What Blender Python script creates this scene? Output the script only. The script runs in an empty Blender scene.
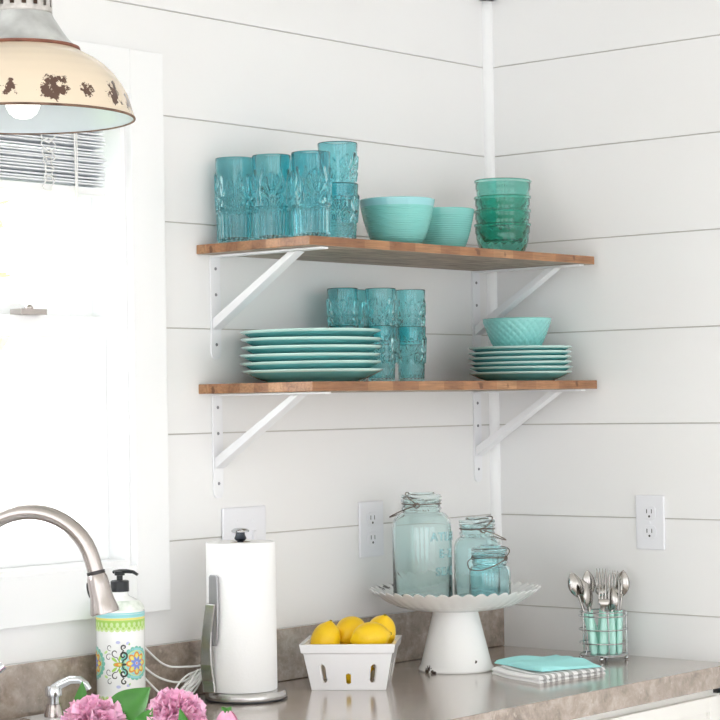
import bpy, bmesh, math, random
from mathutils import Vector, Matrix
PI = math.pi
sc = bpy.context.scene
col = sc.collection
random.seed(7)

# ------------------------------------------------------------------ helpers
def lin(c):
    return tuple((x/255/12.92 if x/255 <= .04045 else ((x/255+.055)/1.055)**2.4) for x in c)

class MB:
    """collects shapes into one mesh"""
    def __init__(s): s.v = []; s.f = []; s.m = []
    def add(s, vs, fs, mi=0, M=None):
        b = len(s.v)
        s.v += [tuple(M @ Vector(p)) if M is not None else tuple(p) for p in vs]
        s.f += [tuple(i+b for i in f) for f in fs]; s.m += [mi]*len(fs)
        return s
    def box(s, lo, hi, mi=0, M=None):
        x0, y0, z0 = lo; x1, y1, z1 = hi
        v = [(x0,y0,z0),(x1,y0,z0),(x1,y1,z0),(x0,y1,z0),(x0,y0,z1),(x1,y0,z1),(x1,y1,z1),(x0,y1,z1)]
        return s.add(v, [(3,2,1,0),(4,5,6,7),(0,1,5,4),(1,2,6,5),(2,3,7,6),(3,0,4,7)], mi, M)
    def lathe(s, prof, seg=48, rel=None, mi=0, M=None, flute=None):
        """prof: list of (r,z[,mi]); r==0 ends make poles; rel(i,theta,r,z)->dr"""
        vs, fs, ms = [], [], []; rings = []
        for i, q in enumerate(prof):
            r, z = q[0], q[1]
            if r <= 1e-7: rings.append([len(vs)]); vs.append((0,0,z)); continue
            ring = []
            for k in range(seg):
                t = 2*PI*k/seg; rr = r+(rel(i,t,r,z) if rel else 0)
                ring.append(len(vs)); vs.append((rr*math.cos(t), rr*math.sin(t), z))
            rings.append(ring)
        for i in range(len(prof)-1):
            a, b = rings[i], rings[i+1]; m_ = prof[i][2] if len(prof[i]) > 2 else mi
            for k in range(seg):
                k2 = (k+1) % seg
                if len(a) == 1 and len(b) == 1: continue
                if len(a) == 1: fs.append((a[0], b[k2], b[k]))
                elif len(b) == 1: fs.append((a[k], a[k2], b[0]))
                else: fs.append((a[k], a[k2], b[k2], b[k]))
                ms.append(m_)
        b0 = len(s.v)
        s.v += [tuple(M @ Vector(p)) if M is not None else p for p in vs]
        s.f += [tuple(j+b0 for j in f) for f in fs]; s.m += ms
        return s
    def tube(s, pts, r, n=10, closed=False, mi=0, M=None, flat=1.0):
        """round tube along pts, r a number or list; flat squashes the second axis"""
        P = [Vector(p) for p in pts]; N = len(P)
        R = r if isinstance(r, (list, tuple)) else [r]*N
        T = []
        for i in range(N):
            a = P[(i-1) % N] if (closed or i > 0) else P[i]
            b = P[(i+1) % N] if (closed or i < N-1) else P[i]
            T.append((b-a).normalized())
        up = Vector((0,0,1)) if abs(T[0].z) < .9 else Vector((1,0,0))
        u = (up - T[0]*up.dot(T[0])).normalized()
        vs, fs = [], []
        for i in range(N):
            u = (u - T[i]*u.dot(T[i])).normalized(); w = T[i].cross(u)
            for k in range(n):
                t = 2*PI*k/n
                vs.append(P[i] + (u*math.cos(t)*flat + w*math.sin(t))*R[i])
        for i in range(N if closed else N-1):
            j = (i+1) % N
            for k in range(n):
                k2 = (k+1) % n
                fs.append((i*n+k, i*n+k2, j*n+k2, j*n+k))
        if not closed:
            fs.append(tuple(range(n))[::-1]); fs.append(tuple((N-1)*n+k for k in range(n)))
        return s.add(vs, fs, mi, M)
    def ball(s, c, r, mi=0, nu=16, nv=10, sc3=(1,1,1), M=None):
        pr = [(max(0,math.sin(PI*i/nv)), -math.cos(PI*i/nv)) for i in range(nv+1)]
        pr[0] = (0,-1); pr[-1] = (0,1)
        L = Matrix.Translation(c) @ Matrix.Diagonal((r*sc3[0], r*sc3[1], r*sc3[2], 1))
        return s.lathe(pr, nu, mi=mi, M=(M @ L if M is not None else L))
    def grid(s, fn, nu, nv, mi=0, M=None, wrap=False):
        vs = [fn(i/(nu), j/(nv)) for j in range(nv+1) for i in range(nu+1)]
        fs = [(j*(nu+1)+i, j*(nu+1)+i+1, (j+1)*(nu+1)+i+1, (j+1)*(nu+1)+i) for j in range(nv) for i in range(nu)]
        return s.add(vs, fs, mi, M)
    def mesh(s, name, smooth=True, angle=40, merge=False):
        me = bpy.data.meshes.new(name)
        me.from_pydata(s.v, [], s.f)
        for p, m_ in zip(me.polygons, s.m): p.material_index = m_
        bm = bmesh.new(); bm.from_mesh(me)
        if merge: bmesh.ops.remove_doubles(bm, verts=bm.verts, dist=merge)
        bmesh.ops.recalc_face_normals(bm, faces=bm.faces)
        bm.to_mesh(me); bm.free()
        if smooth:
            for p in me.polygons: p.use_smooth = True
            me.set_sharp_from_angle(angle=math.radians(angle))
        me.update()
        return me

def obj(name, mb, mats, parent=None, loc=(0,0,0), rotz=0, smooth=True, angle=40, bevel=0, solid=0, sub=0, merge=False):
    me = mb if isinstance(mb, bpy.types.Mesh) else mb.mesh(name, smooth, angle, merge)
    if not isinstance(mats, (list, tuple)): mats = [mats]
    if not me.materials:
        for m_ in mats: me.materials.append(m_)
    o = bpy.data.objects.new(name, me); col.objects.link(o)
    o.location = loc; o.rotation_euler = (0,0,rotz)
    if parent is not None: o.parent = parent
    if solid:
        md = o.modifiers.new('solid','SOLIDIFY'); md.thickness = solid; md.offset = 0
    if bevel:
        md = o.modifiers.new('bevel','BEVEL'); md.width = bevel; md.segments = 3; md.limit_method = 'ANGLE'; md.angle_limit = math.radians(35)
    if sub:
        md = o.modifiers.new('sub','SUBSURF'); md.levels = sub; md.render_levels = sub
    return o
def tag(o, label, cat, group=None):
    o['label'] = label; o['category'] = cat
    if group: o['group'] = group
    return o
def thing(name, label, cat, loc=(0,0,0), rotz=0, group=None):
    o = bpy.data.objects.new(name, None); col.objects.link(o); o.empty_display_size = .03
    o.location = loc; o.rotation_euler = (0,0,rotz)
    return tag(o, label, cat, group)
def structure(o): o['kind'] = 'structure'; return o
def dup(root, loc, rotz=0, label=None, group=None, parent=None):
    r = root.copy(); col.objects.link(r)
    if parent is not None: r.parent = parent
    else:
        r.location = loc; r.rotation_euler = (0,0,rotz)
        if label: r['label'] = label
        if group: r['group'] = group
    for ch in list(root.children): dup(ch, None, parent=r)
    return r

# ------------------------------------------------------------------ materials
def newmat(name):
    m = bpy.data.materials.new(name); m.use_nodes = True
    nt = m.node_tree; return m, nt, nt.nodes['Principled BSDF'], nt.nodes, nt.links
def mat(name, rgb, rough=.5, metal=0, coat=0, bump=0, bscale=60, var=0, vscale=8, spec=None, trans=0, ior=1.45, sss=0, aniso=0, emit=0, sheen=0):
    m, nt, b, N, L = newmat(name)
    c = lin(rgb); b.inputs['Base Color'].default_value = (*c,1)
    b.inputs['Roughness'].default_value = rough; b.inputs['Metallic'].default_value = metal
    b.inputs['Coat Weight'].default_value = coat; b.inputs['Coat Roughness'].default_value = .08
    b.inputs['IOR'].default_value = ior; b.inputs['Transmission Weight'].default_value = trans
    if spec is not None: b.inputs['Specular IOR Level'].default_value = spec
    if sss:
        b.inputs['Subsurface Weight'].default_value = sss; b.inputs['Subsurface Radius'].default_value = (.02,.012,.008); b.inputs['Subsurface Scale'].default_value = .3
    if sheen: b.inputs['Sheen Weight'].default_value = sheen
    if emit:
        b.inputs['Emission Color'].default_value = (*c,1); b.inputs['Emission Strength'].default_value = emit
    if bump or var:
        tc = N.new('ShaderNodeTexCoord')
    if var:
        n = N.new('ShaderNodeTexNoise'); n.inputs['Scale'].default_value = vscale; n.inputs['Detail'].default_value = 5
        L.new(tc.outputs['Object'], n.inputs['Vector'])
        r = N.new('ShaderNodeValToRGB'); r.color_ramp.elements[0].position = .3; r.color_ramp.elements[1].position = .7
        r.color_ramp.elements[0].color = (*[x*(1-var) for x in c],1); r.color_ramp.elements[1].color = (*[min(1,x*(1+var)) for x in c],1)
        L.new(n.outputs['Fac'], r.inputs['Fac']); L.new(r.outputs['Color'], b.inputs['Base Color'])
    if bump:
        n2 = N.new('ShaderNodeTexNoise'); n2.inputs['Scale'].default_value = bscale; n2.inputs['Detail'].default_value = 4
        L.new(tc.outputs['Object'], n2.inputs['Vector'])
        bp = N.new('ShaderNodeBump'); bp.inputs['Strength'].default_value = bump; bp.inputs['Distance'].default_value = .002
        L.new(n2.outputs['Fac'], bp.inputs['Height']); L.new(bp.outputs['Normal'], b.inputs['Normal'])
    return m
def glass(name, t, rough=0.0, ior=1.45):
    """t: linear transmission colour per interface"""
    m, nt, b, N, L = newmat(name)
    b.inputs['Base Color'].default_value = (*t,1); b.inputs['Roughness'].default_value = rough
    b.inputs['Transmission Weight'].default_value = 1; b.inputs['IOR'].default_value = ior
    return m

wall_m = mat('white_painted_boards', (243,243,243), .45, bump=.08, bscale=30)
gap_m = mat('board_gap_shadow_paint', (206,203,198), .8)
trim_m = mat('white_trim_paint', (248,249,250), .35)
ceil_m = mat('ceiling_paint', (240,240,238), .8)
floor_m = mat('light_oak_floor', (214,206,196), .4, var=.2, vscale=3)
bracket_m = mat('white_powder_coat', (244,245,248), .35)
screw_m = mat('screw_metal', (150,150,155), .35, metal=.8)
ceramic_aqua = mat('aqua_glaze', (116,192,192), .18, coat=.4, spec=.5, var=.06, vscale=20)
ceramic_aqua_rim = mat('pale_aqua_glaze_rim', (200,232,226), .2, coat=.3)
bowl_aqua = mat('turquoise_bowl_glaze', (126,204,198), .2, coat=.4)
bowl_aqua_inner = mat('pale_blue_bowl_glaze', (150,212,218), .22, coat=.4)
scale_aqua = mat('embossed_aqua_glaze', (142,212,208), .2, coat=.4)
teal_glass = glass('teal_pressed_glass', (.455,.81,.852))
teal_glass_b = glass('teal_blue_tumbler_glass', (.52,.862,.885))
green_glass = glass('sea_green_pressed_glass', (.44,.835,.765))
jar_glass = glass('pale_aqua_jar_glass', (.865,.976,.97))
jar_glass_d = glass('aqua_jar_glass', (.80,.945,.95))
jar_glass_s = glass('deep_aqua_jar_glass', (.72,.915,.935))
wire_m = mat('aged_wire', (118,104,94), .45, metal=.7, var=.2, vscale=80)
steel_m = mat('stainless_steel', (190,188,186), .25, metal=1)
brushed_m = mat('brushed_nickel', (186,178,174), .24, metal=1)
chrome_m = mat('chrome', (205,207,210), .1, metal=1)
black_m = mat('black_plastic', (32,34,38), .3)
paper_m = mat('white_paper_towel', (250,250,250), .9, bump=.25, bscale=220)
porcelain_m = mat('white_porcelain', (248,248,250), .15, coat=.4)
lemon_m = mat('lemon_rind', (250,205,28), .35, bump=.35, bscale=260, var=.06, vscale=14, sss=.15)
mint_m = mat('mint_plastic', (196,244,232), .3)
cable_m = mat('white_cable', (240,240,238), .5)
plate_m = mat('white_outlet_plastic', (240,241,246), .3)
slot_m = mat('dark_outlet_slot', (70,68,68), .6)
leaf_m = mat('peony_leaf', (70,140,52), .4, var=.25, vscale=30, trans=.08)
stem_m = mat('green_stem', (104,150,74), .5)
petal_m = mat('pink_petal', (255,200,226), .6, var=.07, vscale=24, sss=.1)
bud_m = mat('pink_bud_petal', (246,176,208), .5, var=.12, vscale=40)
cabinet_m = mat('white_cabinet_paint', (240,239,235), .35)
enamel_m = mat('white_enamel_sink', (246,247,248), .12, coat=.5)
clear_glass = glass('clear_glass', (.985,.99,.99))
bottle_m = mat('white_bottle_plastic', (248,249,247), .25, coat=.3)

def chipped_enamel(name, rgb, chips, spots, rust=(86,58,42), noise_scale=55):
    """enamel with rust chips: spots = [(x,y,z,r)] in object space, ragged by noise"""
    m, nt, b, N, L = newmat(name)
    b.inputs['Roughness'].default_value = .25; b.inputs['Coat Weight'].default_value = .3
    tc = N.new('ShaderNodeTexCoord')
    n = N.new('ShaderNodeTexNoise'); n.inputs['Scale'].default_value = noise_scale; n.inputs['Detail'].default_value = 8; n.inputs['Roughness'].default_value = .7
    L.new(tc.outputs['Object'], n.inputs['Vector'])
    prev = None
    for (x,y,z,r) in spots:
        vm = N.new('ShaderNodeVectorMath'); vm.operation = 'DISTANCE'; vm.inputs[1].default_value = (x,y,z)
        L.new(tc.outputs['Object'], vm.inputs[0])
        d = N.new('ShaderNodeMath'); d.operation = 'DIVIDE'; d.inputs[1].default_value = r
        L.new(vm.outputs['Value'], d.inputs[0])
        if prev is None: prev = d
        else:
            mn = N.new('ShaderNodeMath'); mn.operation = 'MINIMUM'; L.new(prev.outputs[0], mn.inputs[0]); L.new(d.outputs[0], mn.inputs[1]); prev = mn
    cl = N.new('ShaderNodeMath'); cl.operation = 'MINIMUM'; cl.inputs[1].default_value = 2.2; L.new(prev.outputs[0], cl.inputs[0]); prev = cl
    nm = N.new('ShaderNodeMath'); nm.operation = 'MULTIPLY_ADD'; nm.inputs[1].default_value = -5.5; nm.inputs[2].default_value = 2.75
    L.new(n.outputs['Fac'], nm.inputs[0])
    ad = N.new('ShaderNodeMath'); ad.operation = 'ADD'; L.new(prev.outputs[0], ad.inputs[0]); L.new(nm.outputs[0], ad.inputs[1])
    rp = N.new('ShaderNodeValToRGB'); rp.color_ramp.elements[0].position = .86; rp.color_ramp.elements[1].position = .98
    rp.color_ramp.elements[0].color = (*lin(rust),1); rp.color_ramp.elements[1].color = (*lin(rgb),1)
    L.new(ad.outputs[0], rp.inputs['Fac'])
    n2 = N.new('ShaderNodeTexNoise'); n2.inputs['Scale'].default_value = 9; L.new(tc.outputs['Object'], n2.inputs['Vector'])
    mx = N.new('ShaderNodeMix'); mx.data_type = 'RGBA'; mx.blend_type = 'MULTIPLY'; mx.inputs[0].default_value = .25
    L.new(rp.outputs['Color'], mx.inputs[6]); L.new(n2.outputs['Color'], mx.inputs[7])
    L.new(rp.outputs['Color'], b.inputs['Base Color'])
    return m

def wood_mat():
    m, nt, b, N, L = newmat('block_edged_wood')
    b.inputs['Roughness'].default_value = .4; b.inputs['Coat Weight'].default_value = .1
    tc = N.new('ShaderNodeTexCoord'); sp = N.new('ShaderNodeSeparateXYZ'); L.new(tc.outputs['Object'], sp.inputs[0])
    # blocks along the edges
    ad = N.new('ShaderNodeMath'); ad.operation = 'MULTIPLY_ADD'; ad.inputs[1].default_value = 2.1; L.new(sp.outputs['Y'], ad.inputs[0]); L.new(sp.outputs['X'], ad.inputs[2])
    vo = N.new('ShaderNodeTexVoronoi'); vo.voronoi_dimensions = '1D'; vo.inputs['Scale'].default_value = 13; L.new(ad.outputs[0], vo.inputs['W'])
    sp2 = N.new('ShaderNodeSeparateColor'); L.new(vo.outputs['Color'], sp2.inputs[0])
    rp = N.new('ShaderNodeValToRGB'); e = rp.color_ramp.elements
    e[0].position = 0; e[0].color = (*lin((160,112,76)),1); e[1].position = 1; e[1].color = (*lin((194,150,110)),1)
    k = e.new(.35); k.color = (*lin((172,122,84)),1); k = e.new(.7); k.color = (*lin((182,132,92)),1)
    L.new(sp2.outputs[0], rp.inputs['Fac'])
    # grain
    mp = N.new('ShaderNodeMapping'); mp.inputs['Scale'].default_value = (6,60,90); L.new(tc.outputs['Object'], mp.inputs['Vector'])
    n = N.new('ShaderNodeTexNoise'); n.inputs['Scale'].default_value = 1.6; n.inputs['Detail'].default_value = 8; n.inputs['Distortion'].default_value = 1.5; L.new(mp.outputs[0], n.inputs['Vector'])
    r2 = N.new('ShaderNodeValToRGB'); r2.color_ramp.elements[0].position = .3; r2.color_ramp.elements[0].color = (.5,.45,.4,1); r2.color_ramp.elements[1].position = .62; r2.color_ramp.elements[1].color = (1,1,1,1)
    L.new(n.outputs['Fac'], r2.inputs['Fac'])
    # knots
    kn = N.new('ShaderNodeTexNoise'); kn.inputs['Scale'].default_value = 34; kn.inputs['Detail'].default_value = 3; L.new(tc.outputs['Object'], kn.inputs['Vector'])
    rk = N.new('ShaderNodeValToRGB'); rk.color_ramp.elements[0].position = .27; rk.color_ramp.elements[0].color = (.3,.22,.16,1); rk.color_ramp.elements[1].position = .36; rk.color_ramp.elements[1].color = (1,1,1,1)
    L.new(kn.outputs['Fac'], rk.inputs['Fac'])
    mx = N.new('ShaderNodeMix'); mx.data_type = 'RGBA'; mx.blend_type = 'MULTIPLY'; mx.inputs[0].default_value = .75
    L.new(rp.outputs['Color'], mx.inputs[6]); L.new(r2.outputs['Color'], mx.inputs[7])
    m2 = N.new('ShaderNodeMix'); m2.data_type = 'RGBA'; m2.blend_type = 'MULTIPLY'; m2.inputs[0].default_value = .8
    L.new(mx.outputs[2], m2.inputs[6]); L.new(rk.outputs['Color'], m2.inputs[7])
    mo = N.new('ShaderNodeTexNoise'); mo.inputs['Scale'].default_value = 22; mo.inputs['Detail'].default_value = 6; L.new(tc.outputs['Object'], mo.inputs['Vector'])
    rm = N.new('ShaderNodeValToRGB'); rm.color_ramp.elements[0].position = .3; rm.color_ramp.elements[0].color = (.62,.58,.55,1); rm.color_ramp.elements[1].position = .65; rm.color_ramp.elements[1].color = (1.0,1.0,1.0,1)
    L.new(mo.outputs['Fac'], rm.inputs['Fac'])
    m3 = N.new('ShaderNodeMix'); m3.data_type = 'RGBA'; m3.blend_type = 'MULTIPLY'; m3.inputs[0].default_value = .8
    L.new(m2.outputs[2], m3.inputs[6]); L.new(rm.outputs['Color'], m3.inputs[7])
    L.new(m3.outputs[2], b.inputs['Base Color'])
    bp = N.new('ShaderNodeBump'); bp.inputs['Strength'].default_value = .2; bp.inputs['Distance'].default_value = .002; L.new(n.outputs['Fac'], bp.inputs['Height']); L.new(bp.outputs[0], b.inputs['Normal'])
    return m
def underside_mat():
    m, nt, b, N, L = newmat('unfinished_grey_wood')
    b.inputs['Roughness'].default_value = .6
    tc = N.new('ShaderNodeTexCoord'); mp = N.new('ShaderNodeMapping'); mp.inputs['Scale'].default_value = (5,45,30); L.new(tc.outputs['Object'], mp.inputs['Vector'])
    n = N.new('ShaderNodeTexNoise'); n.inputs['Scale'].default_value = 2; n.inputs['Detail'].default_value = 8; n.inputs['Distortion'].default_value = 1.2; L.new(mp.outputs[0], n.inputs['Vector'])
    r = N.new('ShaderNodeValToRGB'); r.color_ramp.elements[0].position = .35; r.color_ramp.elements[0].color = (*lin((128,112,98)),1); r.color_ramp.elements[1].position = .68; r.color_ramp.elements[1].color = (*lin((198,184,168)),1)
    L.new(n.outputs['Fac'], r.inputs['Fac']); L.new(r.outputs['Color'], b.inputs['Base Color'])
    return m
wood_m = wood_mat(); under_m = underside_mat()

def counter_mat():
    m, nt, b, N, L = newmat('grey_brown_stone_laminate')
    b.inputs['Roughness'].default_value = .26; b.inputs['Specular IOR Level'].default_value = .8; b.inputs['Coat Weight'].default_value = 1; b.inputs['Coat Roughness'].default_value = .15; b.inputs['Coat IOR'].default_value = 1.65
    tc = N.new('ShaderNodeTexCoord')
    n = N.new('ShaderNodeTexNoise'); n.inputs['Scale'].default_value = 26; n.inputs['Detail'].default_value = 9; n.inputs['Roughness'].default_value = .7; n.inputs['Distortion'].default_value = .3; L.new(tc.outputs['Object'], n.inputs['Vector'])
    r = N.new('ShaderNodeValToRGB'); e = r.color_ramp.elements
    e[0].position = .3; e[0].color = (*lin((120,105,92)),1); e[1].position = .72; e[1].color = (*lin((198,183,169)),1)
    k = e.new(.5); k.color = (*lin((160,144,131)),1)
    L.new(n.outputs['Fac'], r.inputs['Fac'])
    n2 = N.new('ShaderNodeTexNoise'); n2.inputs['Scale'].default_value = 110; n2.inputs['Detail'].default_value = 3; L.new(tc.outputs['Object'], n2.inputs['Vector'])
    r2 = N.new('ShaderNodeValToRGB'); r2.color_ramp.elements[0].position = .62; r2.color_ramp.elements[0].color = (0,0,0,1); r2.color_ramp.elements[1].position = .72; r2.color_ramp.elements[1].color = (.35,.35,.35,1)
    L.new(n2.outputs['Fac'], r2.inputs['Fac'])
    mx = N.new('ShaderNodeMix'); mx.data_type = 'RGBA'; L.new(r2.outputs['Color'], mx.inputs[0]); L.new(r.outputs['Color'], mx.inputs[6]); mx.inputs[7].default_value = (*lin((214,198,182)),1)
    L.new(mx.outputs[2], b.inputs['Base Color'])
    return m
counter_m = counter_mat()

# ------------------------------------------------------------------ setting
H = .2; Z0 = 2.1919         # highest visible groove; boards every 20 cm
WX0, WX1, WZ0, WZ1 = -2.182, -1.112, 1.1545, 2.02    # window opening
def shiplap(plane):
    mb = MB(); g = .0026; t = .012
    k = -2
    while True:
        zt = Z0 - k*H - g/2; zb = max(0, zt - H + g)
        if zt <= .02: break
        zt = min(zt, 2.45)
        if plane == 'left':
            spans = [(-4.6, 0)]
            if zb < WZ1 and zt > WZ0:
                for a, c, lo, hi in ((-4.6, WX0, zb, zt), (WX1, 0, zb, zt), (WX0, WX1, zb, min(zt, WZ0)), (WX0, WX1, max(zb, WZ1), zt)):
                    if hi - lo > .004: mb.box((a,0,lo),(c,t,hi))
            else: mb.box((-4.6,0,zb),(0,t,zt))
        else: mb.box((0,-4.6,zb),(t,0,zt))
        k += 1
    if plane == 'left':
        for lo, hi in (((-4.6,.0045,0),(WX0,.11,2.45)),((WX1,.0045,0),(.012,.11,2.45)),((WX0,.0045,0),(WX1,.11,WZ0)),((WX0,.0045,WZ1),(WX1,.11,2.45))): mb.box(lo, hi, 1)
    else: mb.box((.0045,-4.6,0),(.11,.11,2.45),1)
    return mb
structure(obj('wall_left', shiplap('left'), [wall_m, gap_m], smooth=False))
structure(obj('wall_right', shiplap('right'), [wall_m, gap_m], smooth=False))
structure(obj('floor', MB().box((-4.6,-4.6,-.05),(.11,.11,0)), floor_m, smooth=False))
structure(obj('ceiling', MB().box((-4.6,-4.6,2.45),(.11,.11,2.5)), ceil_m, smooth=False))
qr = MB(); R_ = .0165
prof = [(0,0)] + [(-R_*math.cos(a), -R_*math.sin(a)) for a in [i*PI/16 for i in range(9)]]
n_ = len(prof)
qr.add([(x,y,z) for z in (1.004,2.342) for x,y in prof], [tuple(range(n_))[::-1], tuple(range(n_,2*n_))] + [(i,(i+1)%n_,n_+(i+1)%n_,n_+i) for i in range(n_)])
structure(obj('trim_1', qr, trim_m))
cr = MB(); prof2 = [(0,2.342),(-.03,2.342),(-.036,2.36),(-.07,2.42),(-.078,2.45),(0,2.45)]
for ax in (0,1):
    vs = [((s_, y, z) if ax == 0 else (y, s_, z)) for s_ in (-4.6,0) for y,z in prof2]; k = len(prof2)
    cr.add(vs, [tuple(range(k)), tuple(range(2*k-1,k-1,-1))] + [(i,(i+1)%k,k+(i+1)%k,k+i) for i in range(k)])
structure(obj('trim_2', cr, trim_m, smooth=False))

# the rest of the room behind the viewer: plain walls with tall window openings
def open_wall(axis, spans):
    mb = MB(); z0, z1 = .25, 2.25
    def b(a0, a1, lo, hi):
        if axis == 'y': mb.box((a0,-4.71,lo),(a1,-4.6,hi))
        else: mb.box((-4.71,a0,lo),(-4.6,a1,hi))
    prev = -4.71
    for a0, a1 in spans: b(prev,a0,0,2.45); b(a0,a1,0,z0); b(a0,a1,z1,2.45); prev = a1
    b(prev,.11,0,2.45); return mb
structure(obj('wall_back', open_wall('y', ((-4.3,-2.7),(-2.1,-.5))), wall_m, smooth=False))
structure(obj('wall_far_left', open_wall('x', ((-4.3,-2.8),(-2.2,-.7))), wall_m, smooth=False))

# window
win = structure(bpy.data.objects.new('window_1', None)); col.objects.link(win)
cw = .0845; th = .016
mb = MB()
mb.box((WX1,-th,WZ0-.0885),(WX1+cw,.001,WZ1+cw)); mb.box((WX0-cw,-th,WZ0-.0885),(WX0,.001,WZ1+cw))
mb.box((WX0,-th,WZ1),(WX1,.001,WZ1+cw)); mb.box((WX0,-th,WZ0-.0885),(WX1,.001,WZ0))
structure(obj('casing', mb, trim_m, win, smooth=False, bevel=.0015))
mb = MB(); d = .012
mb.box((WX1-d,0,WZ0),(WX1,.115,WZ1)); mb.box((WX0,0,WZ0),(WX0+d,.115,WZ1)); mb.box((WX0+d,0,WZ1-d),(WX1-d,.115,WZ1)); mb.box((WX0+d,-.012,WZ0-.004),(WX1-d,.115,WZ0+.01))
structure(obj('jamb', mb, trim_m, win, smooth=False, bevel=.001))
def sash(name, z0, z1, y0, y1, lo=.05, hi=.04):
    mb = MB(); x0, x1 = WX0+d, WX1-d; w = .055
    mb.box((x0,y0,z0),(x0+w,y1,z1)); mb.box((x1-w,y0,z0),(x1,y1,z1)); mb.box((x0+w,y0,z0),(x1-w,y1,z0+lo)); mb.box((x0+w,y0,z1-hi),(x1-w,y1,z1))
    s = structure(obj(name, mb, trim_m, win, smooth=False, bevel=.002))
    ym = (y0+y1)/2
    structure(obj('pane', MB().box((x0+w-.004,ym-.002,z0+lo-.004),(x1-w+.004,ym+.002,z1-hi+.004)), clear_glass, s, smooth=False))
sash('lower_sash', WZ0+.01, 1.612, .045, .075)
sash('upper_sash', 1.585, WZ1-d, .08, .108)
structure(obj('sash_latch', MB().box((-1.34,.03,1.612),(-1.28,.06,1.622)).ball((-1.31,.044,1.624),.008), brushed_m, win))

# blind, raised
bl = thing('window_blind', 'white slatted blind drawn up in the top of the bright window', 'blind', (-1.647,.021,1.836))
bx = .486
mb = MB().box((-bx,-.016,.135),(bx,.016,.168)); obj('headrail', mb, trim_m, bl, smooth=False, bevel=.002)
zz = .012; k = 0; slat_m = mat('blind_slat', (236,239,243), .45)
while zz < .133:
    mb = MB(); tilt = random.uniform(-.0022,.0022); sh = random.uniform(-.004,.004)
    mb.add([(-bx+sh,-.02,zz-tilt),(bx+sh,-.02,zz-tilt),(bx+sh,.02,zz+tilt),(-bx+sh,.02,zz+tilt),(-bx+sh,-.02,zz+.0028-tilt),(bx+sh,-.02,zz+.0028-tilt),(bx+sh,.02,zz+.0028+tilt),(-bx+sh,.02,zz+.0028+tilt)],
           [(3,2,1,0),(4,5,6,7),(0,1,5,4),(1,2,6,5),(2,3,7,6),(3,0,4,7)])
    obj('slat', mb, slat_m, bl, smooth=False); zz += .0058
obj('bottom_rail', MB().box((-bx,-.02,-.006),(bx,.02,.008)), trim_m, bl, smooth=False, bevel=.002)
mb = MB()
for k in range(7):
    zc = .11-.017*k
    mb.tube([(.345+.012*math.cos(a)+.004*math.sin(3*a+k), -.026-.002*math.sin(a+k), zc+.013*math.sin(a)) for a in [2*PI*i/14 for i in range(14)]], .0012, 6, closed=True)
obj('ladder_cord', mb, cable_m, bl)
mb = MB().tube([(.404,-.027,.15),(.406,-.028,.06),(.409,-.027,-.03)], .0016, 6).tube([(.410,-.027,.15),(.411,-.028,.06),(.411,-.027,-.02)], .0014, 6)
obj('lift_cord', mb, cable_m, bl)

# outside: lawn and overexposed green bushes
gr = structure(obj('ground', MB().box((-14,.12,-.6),(14,16,-.5)), mat('lawn', (150,180,110), .9), smooth=False))
def bush(x, y, h, w, seed, label):
    rnd = random.Random(seed); t = thing('garden_tree', label, 'tree', (x,y,-.5))
    obj('trunk', MB().tube([(0,0,.002),(.03,.01,h*.35),(-.02,.02,h*.7)], [.07,.06,.03], 10), mat('bark', (130,110,90), .9), t)
    mb = MB()
    for i in range(2600):
        a = rnd.uniform(0,2*PI); c = rnd.uniform(-1,1); r = rnd.random()**.4
        s = math.sqrt(1-c*c); p = Vector((s*math.cos(a)*w*r, s*math.sin(a)*w*r, h*.66+c*h*.36*r))
        M = Matrix.Translation(p) @ Matrix.Rotation(rnd.uniform(0,6.3),4,'Z') @ Matrix.Rotation(rnd.uniform(-1.2,1.2),4,'X')
        l = rnd.uniform(.05,.09)
        mb.add([(0,-l,0),(l*.45,0,.012),(0,l,0),(-l*.45,0,.012)], [(0,1,2),(0,2,3)], 0, M)
    o = obj('foliage', mb, mat('overexposed_leaves', (206,220,184), .7), t, smooth=False); o['kind'] = 'stuff'  # pale leaf colour stands in for overexposure outdoors
bush(.55, 3.3, 3.6, .62, 3, 'overexposed green garden tree seen through the window glass')

# ------------------------------------------------------------------ counter, cabinets, sink
SX0, SX1, SY0, SY1 = -1.955, -1.285, -.565, -.035      # sink
ct = thing('countertop', 'long grey brown stone counter with low backsplash under the window and shelves', 'countertop', (0,0,.9))
CY = -.605; CL = -2.7; hx0, hx1, hy0, hy1 = SX0+.02, SX1-.02, SY0+.02, SY1-.02
mb = MB()
xs = [CL, hx0, hx1, 0]; ys = [CY, hy0, hy1, 0]
vs = []; fs = []
for zz in (-.045,0):
    for y in ys:
        for x in xs: vs.append((x,y,zz))
for j in range(3):
    for i in range(3):
        if i == 1 and j == 1: continue
        a = j*4+i; fs += [(a+4,a+5,a+1,a),(16+a,16+a+1,16+a+5,16+a+4)]
def side(a,b): fs.append((a,b,16+b,16+a))
for i in range(3): side(i,i+1); side(12+i+1,12+i); side(4*(i+1),4*i); side(4*i+3,4*i+7)
side(6,5); side(9,10); side(5,9); side(10,6)
mb.add(vs, fs); obj('slab', mb, counter_m, ct, smooth=False, bevel=.003)
obj('backsplash', MB().box((CL,-.02,.0005),(0,0,.103)), counter_m, ct, smooth=False, bevel=.002)

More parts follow.
